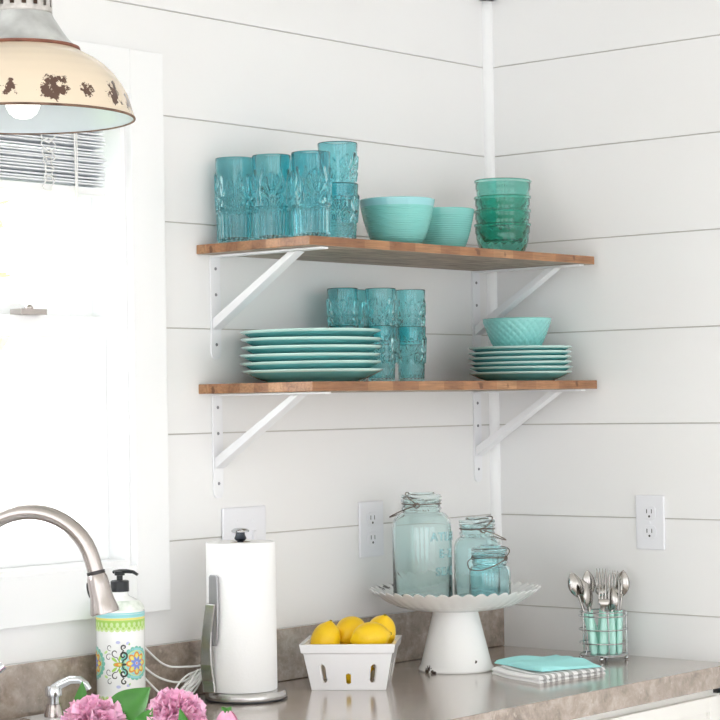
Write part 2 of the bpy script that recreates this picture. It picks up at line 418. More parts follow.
def cabinet(name, label, x0, x1, drawer):
    c = thing(name, label, 'cabinet', ((x0+x1)/2,0,0)); w = (x1-x0)/2-.0005; mb = MB()
    mb.box((-w,-.56,.1),(-w+.018,-.02,.8545)); mb.box((w-.018,-.56,.1),(w,-.02,.8545)); mb.box((-w+.018,-.56,.1),(w-.018,-.02,.118)); mb.box((-w,-.5,0),(w,-.48,.1)); mb.box((-w+.018,-.04,.118),(w-.018,-.02,.5))
    mb.box((-w,-.578,.1),(-w+.05,-.56,.8545)); mb.box((w-.05,-.578,.1),(w,-.56,.8545)); mb.box((-w+.05,-.578,.832),(w-.05,-.56,.8545)); mb.box((-w+.05,-.578,.1),(w-.05,-.56,.13)); mb.box((-w+.05,-.578,.64),(w-.05,-.56,.68))
    obj('body', mb, cabinet_m, c, smooth=False, bevel=.001)
    def front(nm, a, b, z0, z1, pull):
        m2 = MB(); fr = .03
        m2.box((a,-.592,z0),(a+fr,-.5785,z1)); m2.box((b-fr,-.592,z0),(b,-.5785,z1)); m2.box((a+fr,-.592,z1-fr),(b-fr,-.5785,z1)); m2.box((a+fr,-.592,z0),(b-fr,-.5785,z0+fr)); m2.box((a+fr,-.584,z0+fr),(b-fr,-.579,z1-fr))
        f = obj(nm, m2, cabinet_m, c, smooth=False, bevel=.0015)
        return f
    f = front('drawer', -w+.045, w-.045, .672, .838, 0)
    obj('knob', MB().ball((0,-.612,.75),.012).tube([(0,-.592,.75),(0,-.61,.75)],.005,8), black_m, f)
    for s in (-1,1):
        f = front('door', -w+.045 if s < 0 else .002, -.002 if s < 0 else w-.045, .12, .655, 0)
        obj('knob', MB().ball((-.03 if s < 0 else .03,-.612,.6),.012).tube([(-.03 if s < 0 else .03,-.592,.6),(-.03 if s < 0 else .03,-.61,.6)],.005,8), black_m, f)
    obj('hinge', MB().box((w-.04,-.59,.842),(w-.02,-.578,.853)).tube([(w-.03,-.592,.838),(w-.03,-.592,.853)],.004,8), black_m, c, smooth=False)
cabinet('base_cabinet', 'white panelled base cabinet under the right end of the counter', -.93, 0, True)
cabinet('base_cabinet', 'white panelled sink cabinet under the window end of the counter', -2.7, -.93, True)

# sink
sk = thing('kitchen_sink', 'white enamel drop in sink with raised rim below the window', 'sink', ((SX0+SX1)/2,(SY0+SY1)/2,.9))
def rrect(hx, hy, r, z, n=6):
    out = []
    for cx, cy, a0 in ((hx-r,hy-r,0),(-hx+r,hy-r,PI/2),(-hx+r,-hy+r,PI),(hx-r,-hy+r,1.5*PI)):
        for i in range(n+1):
            a = a0+PI/2*i/n; out.append((cx+r*math.cos(a), cy+r*math.sin(a), z))
    return out
hx, hy = (SX1-SX0)/2, (SY1-SY0)/2
loops = [rrect(hx,hy,.04,.0008), rrect(hx,hy,.04,.011), rrect(hx-.004,hy-.004,.038,.015)]
def shift(l, dy): return [(x,y+dy,z) for x,y,z in l]
loops += [shift(rrect(hx-.03,hy-.055,.05,.015),-.035), shift(rrect(hx-.036,hy-.06,.05,.008),-.035), shift(rrect(hx-.05,hy-.075,.06,-.19),-.035), shift(rrect(.04,.04,.039,-.2),-.035)]
mb = MB(); n_ = len(loops[0]); mb.v = [p for l in loops for p in l]
for i in range(len(loops)-1):
    for k in range(n_): mb.f.append((i*n_+k, i*n_+(k+1)%n_, (i+1)*n_+(k+1)%n_, (i+1)*n_+k)); mb.m.append(0)
obj('basin', mb, enamel_m, sk)
obj('drain', MB().lathe([(0,-.203),(.042,-.203),(.042,-.1985),(.03,-.2),(0,-.2005)],24), chrome_m, sk, loc=(0,-.035,0))

# faucet
fx, fy = -1.568, -.085
fa = thing('kitchen_faucet', 'brushed nickel gooseneck faucet with pull down spray head over the sink', 'faucet', (fx,fy,.915))
hd = Vector((-1.428-fx, -.262-fy)); reach = hd.length; ang = math.atan2(hd.y, hd.x)
M = Matrix.Rotation(ang,4,'Z')
obj('deck_plate', MB().add([(x,y,z) for z in (0,.006) for x,y,_ in rrect(.13,.028,.027,0)], [tuple(range(27,-1,-1)), tuple(range(28,56))]+[(i,(i+1)%28,28+(i+1)%28,28+i) for i in range(28)]), brushed_m, fa, bevel=.002)
obj('base', MB().lathe([(0,.0062),(.027,.0062),(.027,.02),(.023,.04),(.022,.09),(.024,.1),(.017,.112),(0,.112)],32), brushed_m, fa)
ra = reach/2-.004; zc = .352-ra+.008
pts = [(0,0,.1),(0,0,.16),(0,0,.2),(0,0,zc-.02)] + [(ra-ra*math.cos(a),0,zc+ra*math.sin(a)) for a in [PI*i/24 for i in range(23)]]
e0 = Vector(pts[-1]); pts.append((e0.x+.006,0,e0.z-.022))
obj('spout', MB().tube(pts, .0135, 18, M=M), brushed_m, fa)
# spray head, axis slanting outward
P0 = Vector(pts[-1]); dr = Vector((.21,0,-.978)).normalized(); q = Vector((0,0,1)).rotation_difference(dr).to_matrix().to_4x4()
HM = M @ Matrix.Translation(P0) @ q
obj('collar', MB().lathe([(.0136,-.004),(.0152,-.003),(.0152,.002),(.0136,.003)],24,M=HM), mat('collar_dark', (70,68,68), .3, metal=1), fa)
obj('spray_head', MB().lathe([(0,.002),(.0148,.002),(.0168,.008),(.018,.02),(.0186,.038),(.021,.049),(.0240,.062),(.0240,.0665),(.0225,.0675),(.02,.065),(0,.065)],32,M=HM), brushed_m, fa)
obj('spray_button', MB().ball((0,0,0),1,sc3=(.0035,.0065,.014),M=HM @ Matrix.Translation((.0185,.004,.026))), black_m, fa)
obj('handle', MB().tube([(.018,0,.075),(.03,-.003,.079),(.048,-.007,.09),(.064,-.01,.104)],[.011,.009,.007,.0085],12, M=Matrix.Rotation(-.25,4,'Z')), chrome_m, fa)

# soap dispenser beside the faucet
sd = thing('soap_dispenser', 'small chrome built in soap pump on the sink rim', 'soap dispenser', (-1.374,-.082,.9153))
obj('base', MB().lathe([(0,0),(.0165,0),(.0165,.003),(.0135,.014),(.0125,.02),(.0125,.022),(0,.022)],28), brushed_m, sd)
obj('collar', MB().lathe([(0,.0222),(.0105,.0222),(.0105,.034),(.0145,.036),(.0148,.049),(.0125,.053),(0,.0535)],28), chrome_m, sd)
obj('spout', MB().tube([(0,0,.047),(.012,0,.055),(.03,0,.063),(.046,0,.0625),(.057,0,.055),(.062,0,.046)],[.0085,.008,.0072,.0066,.0058,.0054],14,M=Matrix.Rotation(-.95,4,'Z')), chrome_m, sd)

# ------------------------------------------------------------------ shelves and brackets
def shelf(zb, zt, y1, label):
    mb = MB()
    x0, x1 = -.931, -.0175
    mb.box((x0,y1,0),(x1,-.0005,zt-zb))
    mb.m[0] = 1
    return tag(obj('wall_shelf', mb, [wood_m, under_m], loc=(0,0,zb), smooth=False, bevel=.0012), label, 'shelf')
US, LS = 1.7515, 1.4855
shelf(1.7340, US, -.2915, 'upper thick wooden wall shelf with block edging holding tall glasses and bowls')
shelf(1.4672, LS, -.2925, 'lower wooden wall shelf with block edging holding plate stacks and tumblers')
def bracket(label, x, zt, L):
    b = thing('shelf_bracket', label, 'bracket', (x,0,zt), 0, 'white shelf brackets')
    w = .0135
    mb = MB(); P = [(-.0032,-.006), (-.0032,-.2)]
    # wall plate with rounded lower end
    vs = [(-w,0),(w,0)] + [(w,-.188),(w*.8,-.196),(w*.4,-.2),(-w*.4,-.2),(-w*.8,-.196),(-w,-.188)]
    mb.add([(a,-.0005,c) for a,c in vs]+[(a,-.0042,c) for a,c in vs], [tuple(range(8))[::-1], tuple(range(8,16))]+[(i,(i+1)%8,8+(i+1)%8,8+i) for i in range(8)])
    obj('wall_plate', mb, bracket_m, b, smooth=False, bevel=.0008)
    mb = MB(); vs = [(-w,-.0044),(w,-.0044),(w,-L+.012),(w*.6,-L),(-w*.6,-L),(-w,-L+.012)]
    mb.add([(a,c,-.0004) for a,c in vs]+[(a,c,-.0042) for a,c in vs], [tuple(range(6)), tuple(range(11,5,-1))]+[(i,6+i,6+(i+1)%6,(i+1)%6) for i in range(6)])
    obj('arm', mb, bracket_m, b, smooth=False, bevel=.0008)
    mb = MB(); h = .0125; y0, z0, y1, z1 = -.0044,-.122,-.205,-.0044
    dx = Vector((0,y1-y0,z1-z0)).normalized(); nn = Vector((0,-dx.z,dx.y))*.0012
    A, B = Vector((0,y0-.002,z0)), Vector((0,y1,z1-.001))
    A2, B2 = A+Vector((0,-.001,-.003)), B+Vector((0,-.0,-.0))
    # U-section brace: a box .021 wide, .016 deep
    nn = Vector((0,dx.z,-dx.y)) * .0125
    if nn.z > 0: nn = -nn
    q = []
    for P_ in (A, B):
        for s in (-1,1): q.append(P_+Vector((s*h,0,0)))
    a0, a1, b0, b1 = q
    E2 = Vector((0,-.021,0))
    low = [a0+Vector((0,0,-.021)), a1+Vector((0,0,-.021)), b0+E2, b1+E2]
    mb.add([a0,a1,b1,b0, low[0],low[1],low[3],low[2]], [(0,1,2,3),(7,6,5,4),(0,4,5,1),(1,5,6,2),(2,6,7,3),(3,7,4,0)])
    obj('brace', mb, bracket_m, b, smooth=False, bevel=.0012)
    for zz in (-.026,-.076,-.172):
        mb = MB().lathe([(0,0),(.0032,0),(.0028,.001),(0,.0014)],14, M=Matrix.Translation((0,-.0043,zz)) @ Matrix.Rotation(PI/2,4,'X'))
        obj('screw', mb, screw_m, b)
    return b
UZ, LZ = 1.7336, 1.4668
b0 = bracket('white metal bracket under the left end of the upper shelf', -.8835, UZ, .288)
dup(b0, (-.0605,0,UZ), 0, 'white metal bracket under the upper shelf beside the room corner')
dup(b0, (-.883,0,LZ), 0, 'white metal bracket under the left end of the lower shelf')
dup(b0, (-.0635,0,LZ), 0, 'white metal bracket under the lower shelf beside the room corner')

# ------------------------------------------------------------------ glassware
def sstep(a, b, x):
    t = max(0, min(1, (x-a)/(b-a))); return t*t*(3-2*t)
def fan_relief(u, v, R, N=9):
    """palmette in a flat panel: u sideways, v up from its foot (metres)"""
    rr = math.hypot(u,v); h = 0
    a = math.atan2(u, v)
    if rr > R*.16 and abs(a) < 1.55:
        Rm = R*(1-.22*(abs(a)/1.55)**2)
        pet = abs(math.cos(a*N/2*PI/PI*1.0))
        env = sstep(R*.16,R*.35,rr)*(1-sstep(Rm*.9,Rm,rr))
        h = max(h, env*pet**1.5)
    for s in (-1,1):        # scrolls at the foot
        du, dv = u-s*R*.48, v+R*.16
        q = math.hypot(du,dv); t = math.atan2(dv,du*s)
        ring = abs(q-R*.2)
        h = max(h, .9*(1-sstep(R*.03,R*.08,ring)))
        h = max(h, .9*(1-sstep(R*.05,R*.1,q)))
    q = math.hypot(u, v+R*.02); h = max(h, 1-sstep(R*.08,R*.14,q))
    return h
def tall_rel(t, z, H_, R):
    f = z/H_; h = 0
    n = 4; p = 2*PI/n; tt = ((t+p/2) % p)-p/2; u = tt*R
    if f < .36:
        h = .6*(1-abs(math.sin(t*13))**1.6)*(sstep(.03,.06,f))*(1-sstep(.335,.36,f))
    elif f < .86:
        h = fan_relief(u*1.85, z-.47*H_, .33*H_, 11)
        # tall arches between the fans
        w = p*R/2-abs(u); arch = abs(w-.0035-.006*sstep(.6,.8,f)**2)
        h = max(h, .9*(1-sstep(.0009,.0022,arch))*sstep(.4,.44,f)*(1-sstep(.8,.84,f)))
        h = max(h, .8*(1-sstep(.008,.02,abs(f-.385))) )
    return h
def short_rel(t, z, H_, R):
    f = z/H_; n = 6; p = 2*PI/n; tt = ((t+p/2) % p)-p/2; u = tt*R
    h = 0
    if f < .26:
        h = .3*max(0, math.sin(t*20)*math.sin(f/.26*4*PI+.4))**.5 if math.sin(t*20)*math.sin(f/.26*4*PI+.4) > 0 else 0
    elif f < .84:
        h = fan_relief(u*1.75, z-.47*H_, .32*H_, 9)
        w = p*R/2-abs(u)
        h = max(h, (1-sstep(.0012,.0026,abs(w-.0016)))*(1-sstep(.78,.84,f))*sstep(.355,.42,f))
        h = max(h, .25*(1-sstep(.008,.022,abs(f-.28))))
    return h
def tumbler_mesh(name, H_, Rt, Rb, rel, amp, m, seg=220, rows=110, base=.012, wall=.0026):
    prof = [(0,.0015),(Rb*.8,.0012),(Rb-.002,0)]
    n0 = len(prof)
    for i in range(rows+1):
        f = i/rows; prof.append((Rb+(Rt-Rb)*f, .0012+(H_-.0014-.0012)*f))
    n1 = len(prof)
    prof += [(Rt-.0008,H_),(Rt-wall+.0006,H_-.0002)]
    for i in range(9):
        f = 1-i/8; z = base+(H_-.002-base)*f; prof.append((Rb+(Rt-Rb)*(z/H_)-wall, z))
    prof += [(Rb*.6,base-.002),(0,base-.0025)]
    def rl(i, t, r, z): return amp*rel(t,z,H_,r) if n0 <= i < n1 else 0
    mb = MB().lathe(prof, seg, rl)
    me = mb.mesh(name, True, 60); me.materials.append(m); return me
tall_me = tumbler_mesh('tall_tumbler', .1645, .0372, .0335, tall_rel, .0038, teal_glass)
for x, y, rz, lab in ((-.876,-.0525,-.05,'tall teal pressed glass tumbler nearest the window on the upper shelf'),
                      (-.857,-.131,.75,'tall teal pressed glass tumbler with a fan facing out, second from the window'),
                      (-.838,-.2145,.98,'tall teal pressed glass tumbler at the front left corner of the upper shelf'),
                      (-.742,-.1,.3,'tall teal pressed glass tumbler half hidden behind the front row of tall tumblers')):
    tag(obj('drinking_glass', tall_me, teal_glass, loc=(x,y,US+.0004), rotz=rz), lab, 'glass', 'tall teal glasses on the upper shelf')
wide_me = tumbler_mesh('wide_tumbler', .1125, .0386, .0318, short_rel, .0034, teal_glass, seg=200, rows=70, base=.01)
for k, lab in ((0,'lower of two stacked wide teal tumblers beside the turquoise bowls'),(1,'upper of two stacked wide teal tumblers beside the turquoise bowls')):
    tag(obj('drinking_glass', wide_me, teal_glass, loc=(-.745,-.2,US+.0004+k*.0785), rotz=.75+k*.5), lab, 'glass', 'stacked wide tumblers on the upper shelf')
short_me = tumbler_mesh('short_tumbler', .1135, .0312, .0255, short_rel, .0027, teal_glass_b, seg=180, rows=70, base=.009, wall=.0022)
for x, y, lab in ((-.602,-.082,'left stack of small blue tumblers just behind the dinner plates'),(-.538,-.05,'rear stack of small blue tumblers against the wall'),
                  (-.532,-.122,'middle stack of small blue tumblers'),(-.436,-.121,'rightmost stack of small blue tumblers')):
    for k in (0,1):
        tag(obj('drinking_glass', short_me, teal_glass_b, loc=(x,y,LS+.0004+k*.0752), rotz=random.uniform(0,1)), ('bottom' if k == 0 else 'top')+' glass in the '+lab, 'glass', 'stacked blue tumblers on the lower shelf')

# bowls
def bowl_profile(H_, Rt, Rb, t, n=22, pw=.55, foot=.004):
    out = [(0,foot*.6),(Rb*.85,foot*.5),(Rb*.9,0),(Rb,0),(Rb+.001,foot)]
    for i in range(n+1):
        f = i/n; r = Rb+(Rt-Rb)*(math.sin(f*PI/2)**pw if False else f**pw); out.append((r, foot+(H_-foot)*f))
    k = len(out)
    out += [(Rt-t*.5,H_+t*.3)]
    for i in range(n+1):
        f = 1-i/n; r = Rb+(Rt-Rb)*f**pw-t; z = foot+t+(H_-foot-t)*f; out.append((max(r,.002), z))
    out.append((0, foot+t)); return out, 5, k
def bowl(H_, Rt, Rb, t, relf=None, seg=72, n=22, pw=.55, mi_in=0, cut=None):
    pr, a, b = bowl_profile(H_, Rt, Rb, t, n, pw)
    if mi_in: pr = [(q[0],q[1],mi_in if (i >= b-1 or (cut and q[1] > cut)) else 0) for i, q in enumerate(pr)]
    return MB().lathe(pr, seg, (lambda i,th,r,z: relf(th,z,r) if a <= i < b else 0) if relf else None)
ribs = lambda th,z,r: .0004*math.sin(z*2*PI/.0044)*(1 if z < .078 else 0)
big = bowl(.093,.0755,.041,.0045,ribs,80,110,.5,1,.079)
bigm = big.mesh('mixing_bowl', True, 50)
bw = tag(obj('serving_bowl', bigm, [bowl_aqua, bowl_aqua_inner], loc=(-.566,-.197,US)), 'large ribbed turquoise bowl with a pale blue rim band beside the stacked tumblers', 'bowl', 'turquoise bowls on the upper shelf')
sm = bowl(.089,.066,.036,.004,ribs,80,110,.5)
tag(obj('serving_bowl', sm, [bowl_aqua], loc=(-.361,-.15,US)), 'smaller ribbed turquoise bowl partly hidden behind the large bowl', 'bowl', 'turquoise bowls on the upper shelf')
# green glass bowls
def green_rel(th,z,r):
    if z < .045: 
        return .0009*abs(math.sin(th*9+ (z*160)))*abs(math.sin(th*9-z*160))*sstep(.006,.012,z)*(1-sstep(.036,.045,z))
    return .0006*abs(math.sin(th*36))
gp = [(0,.002),(.034,.0015),(.037,0),(.04,.0005)]
for i in range(24):
    f = i/23; gp.append((.040+.016*math.sin(f*PI/2)**.8, .001+.047*f))
gp += [(.0575,.05),(.0575,.062),(.0605,.064),(.0612,.066),(.0605,.068),(.0578,.0675),(.0562,.064),(.0552,.05)]
for i in range(10):
    f = 1-i/9; gp.append((.0375+.0155*math.sin(f*PI/2)**.8, .005+.042*f))
gp += [(.03,.0045),(0,.0045)]
gme = MB().lathe(gp, 144, lambda i,th,r,z: green_rel(th,z,r) if 4 <= i < 30 else 0).mesh('green_bowl', True, 45); gme.materials.append(green_glass)
for k, lab in enumerate(('bottom green pressed glass bowl resting on the upper shelf','second green glass bowl up from the shelf','third green glass bowl up from the shelf','topmost green glass bowl of its stack')):
    o = tag(obj('glass_bowl', gme, green_glass, loc=(-.182+.0008*k,-.17,US+.0004+.0292*k+(  .005 if k == 3 else 0)), rotz=.2*k), lab, 'bowl', 'green glass bowls on the upper shelf')
    if k == 3: o.rotation_euler = (.006,.02,0)

# plates
def plate_mesh(name, R, Rb, rim, t):
    """rim: height of the rim above the foot"""
    pr = [(0,.0022,0),(Rb*.9,.002,0),(Rb*.93,0,0),(Rb,0,0),(Rb+.003,.003,0)]
    for i in range(1,9):
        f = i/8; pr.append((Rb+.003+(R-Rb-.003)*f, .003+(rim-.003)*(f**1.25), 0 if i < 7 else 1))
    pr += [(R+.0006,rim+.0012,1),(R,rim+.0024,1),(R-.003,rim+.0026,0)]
    for i in range(1,9):
        f = 1-i/8; pr.append((Rb+.001+(R-Rb-.004)*f, .003+t+(rim-.003)*(f**1.25)-.0006, 0))
    pr += [(Rb*.9,.0034+.002,0),(0,.0052,0)]
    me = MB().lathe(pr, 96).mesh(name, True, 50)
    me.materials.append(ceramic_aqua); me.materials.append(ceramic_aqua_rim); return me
ords = ('bottom','second','third','fourth','fifth','top')
dp = plate_mesh('dinner_plate', .1345, .088, .0215, .0032)
for k in range(6):
    o = tag(obj('dinner_plate', dp, ceramic_aqua, loc=(-.772+random.uniform(-.002,.002),-.148+random.uniform(-.002,.002),LS+.0003+k*.0150)),
        ('bottom' if k == 0 else 'topmost' if k == 5 else ords[k]+' from bottom')+' large aqua dinner plate in the left stack on the lower shelf', 'plate', 'aqua dinner plates on the lower shelf')
    o.rotation_euler = (random.uniform(-.007,.007), random.uniform(-.007,.007), 0) if k else (0,0,0)
sp = plate_mesh('salad_plate', .109, .072, .0175, .003)
for k in range(6):
    o = tag(obj('salad_plate', sp, ceramic_aqua, loc=(-.137+random.uniform(-.0015,.0015),-.178+random.uniform(-.0015,.0015),LS+.0003+k*.0107)),
        ('bottom' if k == 0 else 'topmost' if k == 5 else ords[k]+' from bottom')+' smaller aqua plate in the right stack under the embossed bowl', 'plate', 'aqua salad plates on the lower shelf')
    o.rotation_euler = (random.uniform(-.007,.007), random.uniform(-.007,.007), 0) if 0 < k < 5 else (0,0,0)
sc_rel = lambda th,z,r: .0018*(abs(math.sin(th*13+z*PI/.016))*abs(math.sin(th*13-z*PI/.016)))**.6 if z < .069 else 0
tag(obj('cereal_bowl', bowl(.0735,.0735,.042,.004,sc_rel,240,60,.75), scale_aqua, loc=(-.146,-.177,LS+.0107*5+.0062)), 'aqua bowl embossed with fish scales on top of the small plates', 'bowl')

# ------------------------------------------------------------------ cake stand with jars
CX, CYS = -.395, -.192
cs_m = chipped_enamel('chipped_white_enamel', (247,247,246), 1, [(-.073,.012,.009,.0075),(-.0755,.019,.003,.007),(-.0765,.0,.002,.006),(-.02,-.066,.022,.003)], (70,56,50), 90)
rim_spots = [(-.022,.166,.160,.009),(-.042,.162,.158,.008),(.006,.168,.161,.007),(.118,.118,.16,.005)]
pl_m = chipped_enamel('chipped_white_enamel_plate', (247,247,246), 1, rim_spots, (60,48,44), 90)
cst = thing('cake_stand', 'white chipped enamel cake stand with fluted rim carrying three jars', 'cake stand', (CX,CYS,.9004))
obj('pedestal', MB().lathe([(.07,0),(.0765,0),(.0775,.003),(.0745,.008),(.072,.012),(.046,.118),(.046,.1225),(.043,.1225),(.043,.116),(.069,.012),(.07,0)],64), cs_m, cst)
def flute(th, f): return math.cos(th*32)*f
nseg = 256; mb = MB()
pp = [(0,.1235,0),(.085,.1235,0),(.1,.126,.0),(.118,.1305,.15),(.136,.139,.5),(.152,.149,.8),(.166,.159,1),(.1695,.1615,1),(.1705,.163,1),(.169,.1635,1),(.164,.1605,1),(.150,.151,.8),(.134,.141,.5),(.132,.1365,.15),(.12,.1362,0),(0,.1362,0)]
vs = []; rings = []
for r,z,f in pp:
    if r == 0: rings.append([len(vs)]); vs.append((0,0,z)); continue
    ring = []
    for k in range(nseg):
        t = 2*PI*k/nseg; w = 2*abs(math.sin(t*21))**.8-1
        rr = r+.0048*f*w; zz = z+.0040*f*w*max(0,(r-.12)/.05)
        ring.append(len(vs)); vs.append((rr*math.cos(t),rr*math.sin(t),zz))
    rings.append(ring)
fs = []
for i in range(len(pp)-1):
    a, b = rings[i], rings[i+1]
    for k in range(nseg):
        k2 = (k+1)%nseg
        if len(a) == 1: fs.append((a[0],b[k],b[k2]))
        elif len(b) == 1: fs.append((a[k],a[k2],b[0]))
        else: fs.append((a[k],a[k2],b[k2],b[k]))
mb.add(vs, fs); obj('plate', mb, pl_m, cst, angle=60)

JZ = .9004+.1362+.0005
def jar_mesh(H_, R, Rn, m, shoulder, t=.0032, lid=True):
    zl = H_-.015; zs = zl-shoulder-.027
    pr = [(0,.003),(R*.75,.0025),(R*.86,0),(R*.96,.003),(R,.01),(R,zs)]
    for i in range(1,9):
        a = PI/2*i/8; pr.append((Rn+(R-Rn)*math.cos(a)**.85, zs+shoulder*math.sin(a)**1.15))
    z1 = zs+shoulder
    pr += [(Rn,z1+.004),(Rn+.0022,z1+.006),(Rn+.0022,z1+.009),(Rn,z1+.011),(Rn,zl-.006),(Rn+.003,zl-.004),(Rn+.003,zl-.0005),(Rn-.002,zl),(Rn-t,zl-.001)]
    pr += [(Rn-t,z1)]
    for i in range(7,-1,-1):
        a = PI/2*i/8; pr.append((Rn+(R-Rn)*math.cos(a)-t, zs+shoulder*math.sin(a)-t*.6))
    pr += [(R-t,.012),(R*.86,.0065),(R*.5,.008),(0,.0085)]
    return pr, zl, z1
def jar(name, label, x, y, H_, R, Rn, shoulder, gm, bail_az, bail_open, hoop, rows=None, text_az=0, tsize=.02):
    j = thing(name, label, 'jar', (x,y,JZ), 0, 'aqua wire bail jars on the cake stand')
    pr, zl, z1 = jar_mesh(H_, R, Rn, gm, shoulder)
    obj('jar_body', MB().lathe(pr, 72), gm, j, angle=50)
    obj('lid', MB().lathe([(0,zl+.0005),(Rn-.002,zl+.0005),(Rn+.002,zl+.0015),(Rn+.0028,zl+.006),(Rn+.001,zl+.009),(Rn*.72,zl+.0095),(Rn*.68,zl+.014),(Rn*.6,H_-.001),(0,H_-.0015)],60), gm, j, angle=50)
    zn = z1+.0175
    M = Matrix.Rotation(bail_az,4,'Z'); r = Rn+.0014
    mb = MB().tube([(r*math.cos(a),r*math.sin(a),zn+.0006*math.sin(3*a)) for a in [2*PI*i/40 for i in range(40)]], .0012, 8, closed=True, M=M)
    for s in (-1,1): mb.tube([(0.006*math.cos(a),s*(r+.0022),zn-.002+.005*math.sin(a)) for a in [2*PI*i/12 for i in range(12)]], .0011, 6, closed=True, M=M)
    obj('neck_wire', mb, wire_m, j)
    # bail: loops from pivots on both sides; swung open to one side or standing over the lid
    mb = MB(); d_ = bail_open
    if d_ > 0:      # hanging lever loop in front
        L = d_
        E_ = r+L; dz = L*1.05
        pts = [(0,-(r+.003),zn-.002),(r*.6,-(r+.0035),zn-dz*.35),(r+.002,-(r*.86),zn-dz*.62),(E_,-r*.42,zn-dz),(E_,r*.42,zn-dz),(r+.002,r*.86,zn-dz*.62),(r*.6,r+.0035,zn-dz*.35),(0,r+.003,zn-.002)]
        # smooth
        for _ in range(2):
            q = [pts[0]]
            for a, b in zip(pts[:-1],pts[1:]):
                a, b = Vector(a), Vector(b); q += [tuple(a*.75+b*.25), tuple(a*.25+b*.75)]
            q.append(pts[-1]); pts = q
        mb.tube(pts,   .00115, 8, M=M)
        obj('lever_wire', mb, wire_m, j)
        mb = MB()
    # top bail: hoop over the lid, leaning
    pts = []; rl_ = (H_-zn+.013) if hoop > 0 else Rn+.0085
    for i in range(25):
        a = PI*i/24
        yy = -(r+.003)*math.cos(a); up = rl_*math.sin(a)**.65
        pts.append((up*math.sin(hoop), yy, zn+.001+up*math.cos(hoop)))
    mb.tube(pts,   .00115, 8, M=M); obj('bail_wire', mb, wire_m, j)
    if rows:
        mb = MB()
        for txt, zc, sz in rows:
            cu = bpy.data.curves.new('t','FONT'); cu.body = txt; cu.size = sz; cu.align_x = 'CENTER'; cu.extrude = .0015; cu.space_character = 1.15; cu.offset = .0005
            ob = bpy.data.objects.new('t', cu); col.objects.link(ob); bpy.context.view_layer.update()
            me = bpy.data.meshes.new_from_object(ob.evaluated_get(bpy.context.evaluated_depsgraph_get()))
            vs = []
            for v in me.vertices:
                th = text_az+v.co.x/R; rr = R+.0002+v.co.z
                vs.append((rr*math.cos(th), rr*math.sin(th), zc+v.co.y))
            mb.add(vs, [tuple(p.vertices) for p in me.polygons])
            bpy.data.objects.remove(ob); bpy.data.meshes.remove(me); bpy.data.curves.remove(cu)
        obj('embossed_lettering', mb, glass('raised_letter_glass', (.60,.82,.86)), j, angle=30)  # tint darker than the jar, standing in for refraction at the letters
    return j
VA = math.atan2(-2.67,-3.4)      # azimuth from the jars toward the viewer
jar('wire_bail_jar', 'tallest pale aqua glass jar with embossed lettering at left on the cake stand', -.4365,-.1415, .2255,.0605,.0385,.034, jar_glass, VA-1.8, .026, .95,
    (('ATLAS',.128,.024),('E-Z',.094,.024),('SEAL',.058,.024)), VA+.93)
jar('wire_bail_jar', 'medium aqua glass jar behind the smallest jar on the cake stand', -.336,-.206, .171,.049,.0345,.026, jar_glass_d, VA+1.9, .024, .9)
jar('wire_bail_jar', 'smallest aqua glass jar with its wire lever hanging in front on the cake stand', -.392,-.279, .119,.042,.0335,.016, jar_glass_s, VA-.5, .022, -1.12)

# ------------------------------------------------------------------ basket of lemons
sdir = Vector((.82,.572)).normalized(); az = math.atan2(sdir.y, sdir.x)     # local +x = away from viewer, +y = to the left
bk = thing('berry_basket', 'white ceramic berry basket with slotted sides full of lemons', 'basket', (-.7035,-.1785,.9004), az)
bd, bwid, td, tw, bh, tk = .060, .0710, .076, .0880, .0885, .0045      # half depth/width bottom and top, height, wall
def wallpt(side, u, z, off):
    f = z/bh; hd_ = bd+(td-bd)*f-off; hw = bwid+(tw-bwid)*f-off
    if side == 0: return (-hd_, u*hw, z)
    if side == 1: return (hd_, -u*hw, z)
    if side == 2: return (u*hd_, -hw, z)
    return (-u*hd_, hw, z)
mb = MB()
slots = {0:((-.62,.16,.56),(0,.13,.36),(.62,.16,.56)),1:((-.62,.16,.56),(0,.13,.36),(.62,.16,.56)),2:((-.5,.16,.56),(.5,.16,.56)),3:((-.5,.16,.56),(.5,.16,.56))}
def in_slot(side, u, f):
    for c, lo, hi in slots[side]:
        hw = .068
        r = hw*1.5*.5
        if abs(u-c) < hw:
            e = math.sqrt(max(0,1-((u-c)/hw)**2))*.05
            if lo+.05-e < f < hi-.05+e: return True
    return False
NU, NV = 150, 60
for side in range(4):
    keep = {}
    for i in range(NU):
        for k in range(NV):
            u = -1+2*(i+.5)/NU; f = (k+.5)/NV
            keep[i,k] = not in_slot(side, u, f)
    vid = {}
    def V(i,k,l):
        if (i,k,l) not in vid:
            vid[i,k,l] = len(mb.v); f = k/NV; z = f*bh
            off = 0 if l == 0 else tk
            if l == 0: off -= .0035*sstep(.795,.81,f)      # rim band
            mb.v.append(wallpt(side, -1+2*i/NU, z, off))
        return vid[i,k,l]
    for (i,k), ok in keep.items():
        if not ok: continue
        mb.f.append((V(i,k,0),V(i+1,k,0),V(i+1,k+1,0),V(i,k+1,0))); mb.m.append(0)
        mb.f.append((V(i,k+1,1),V(i+1,k+1,1),V(i+1,k,1),V(i,k,1))); mb.m.append(0)
        for di, dk, e in ((-1,0,((i,k),(i,k+1))),(1,0,((i+1,k),(i+1,k+1))),(0,-1,((i,k),(i+1,k))),(0,1,((i,k+1),(i+1,k+1)))):
            nb = (i+di,k+dk)
            if (nb in keep and not keep[nb]) or k+dk == NV:
                (a,b),(c,d2) = e
                mb.f.append((V(a,b,0),V(c,d2,0),V(c,d2,1),V(a,b,1))); mb.m.append(0)
obj('basket_body', mb, porcelain_m, bk, merge=.0002, angle=35)
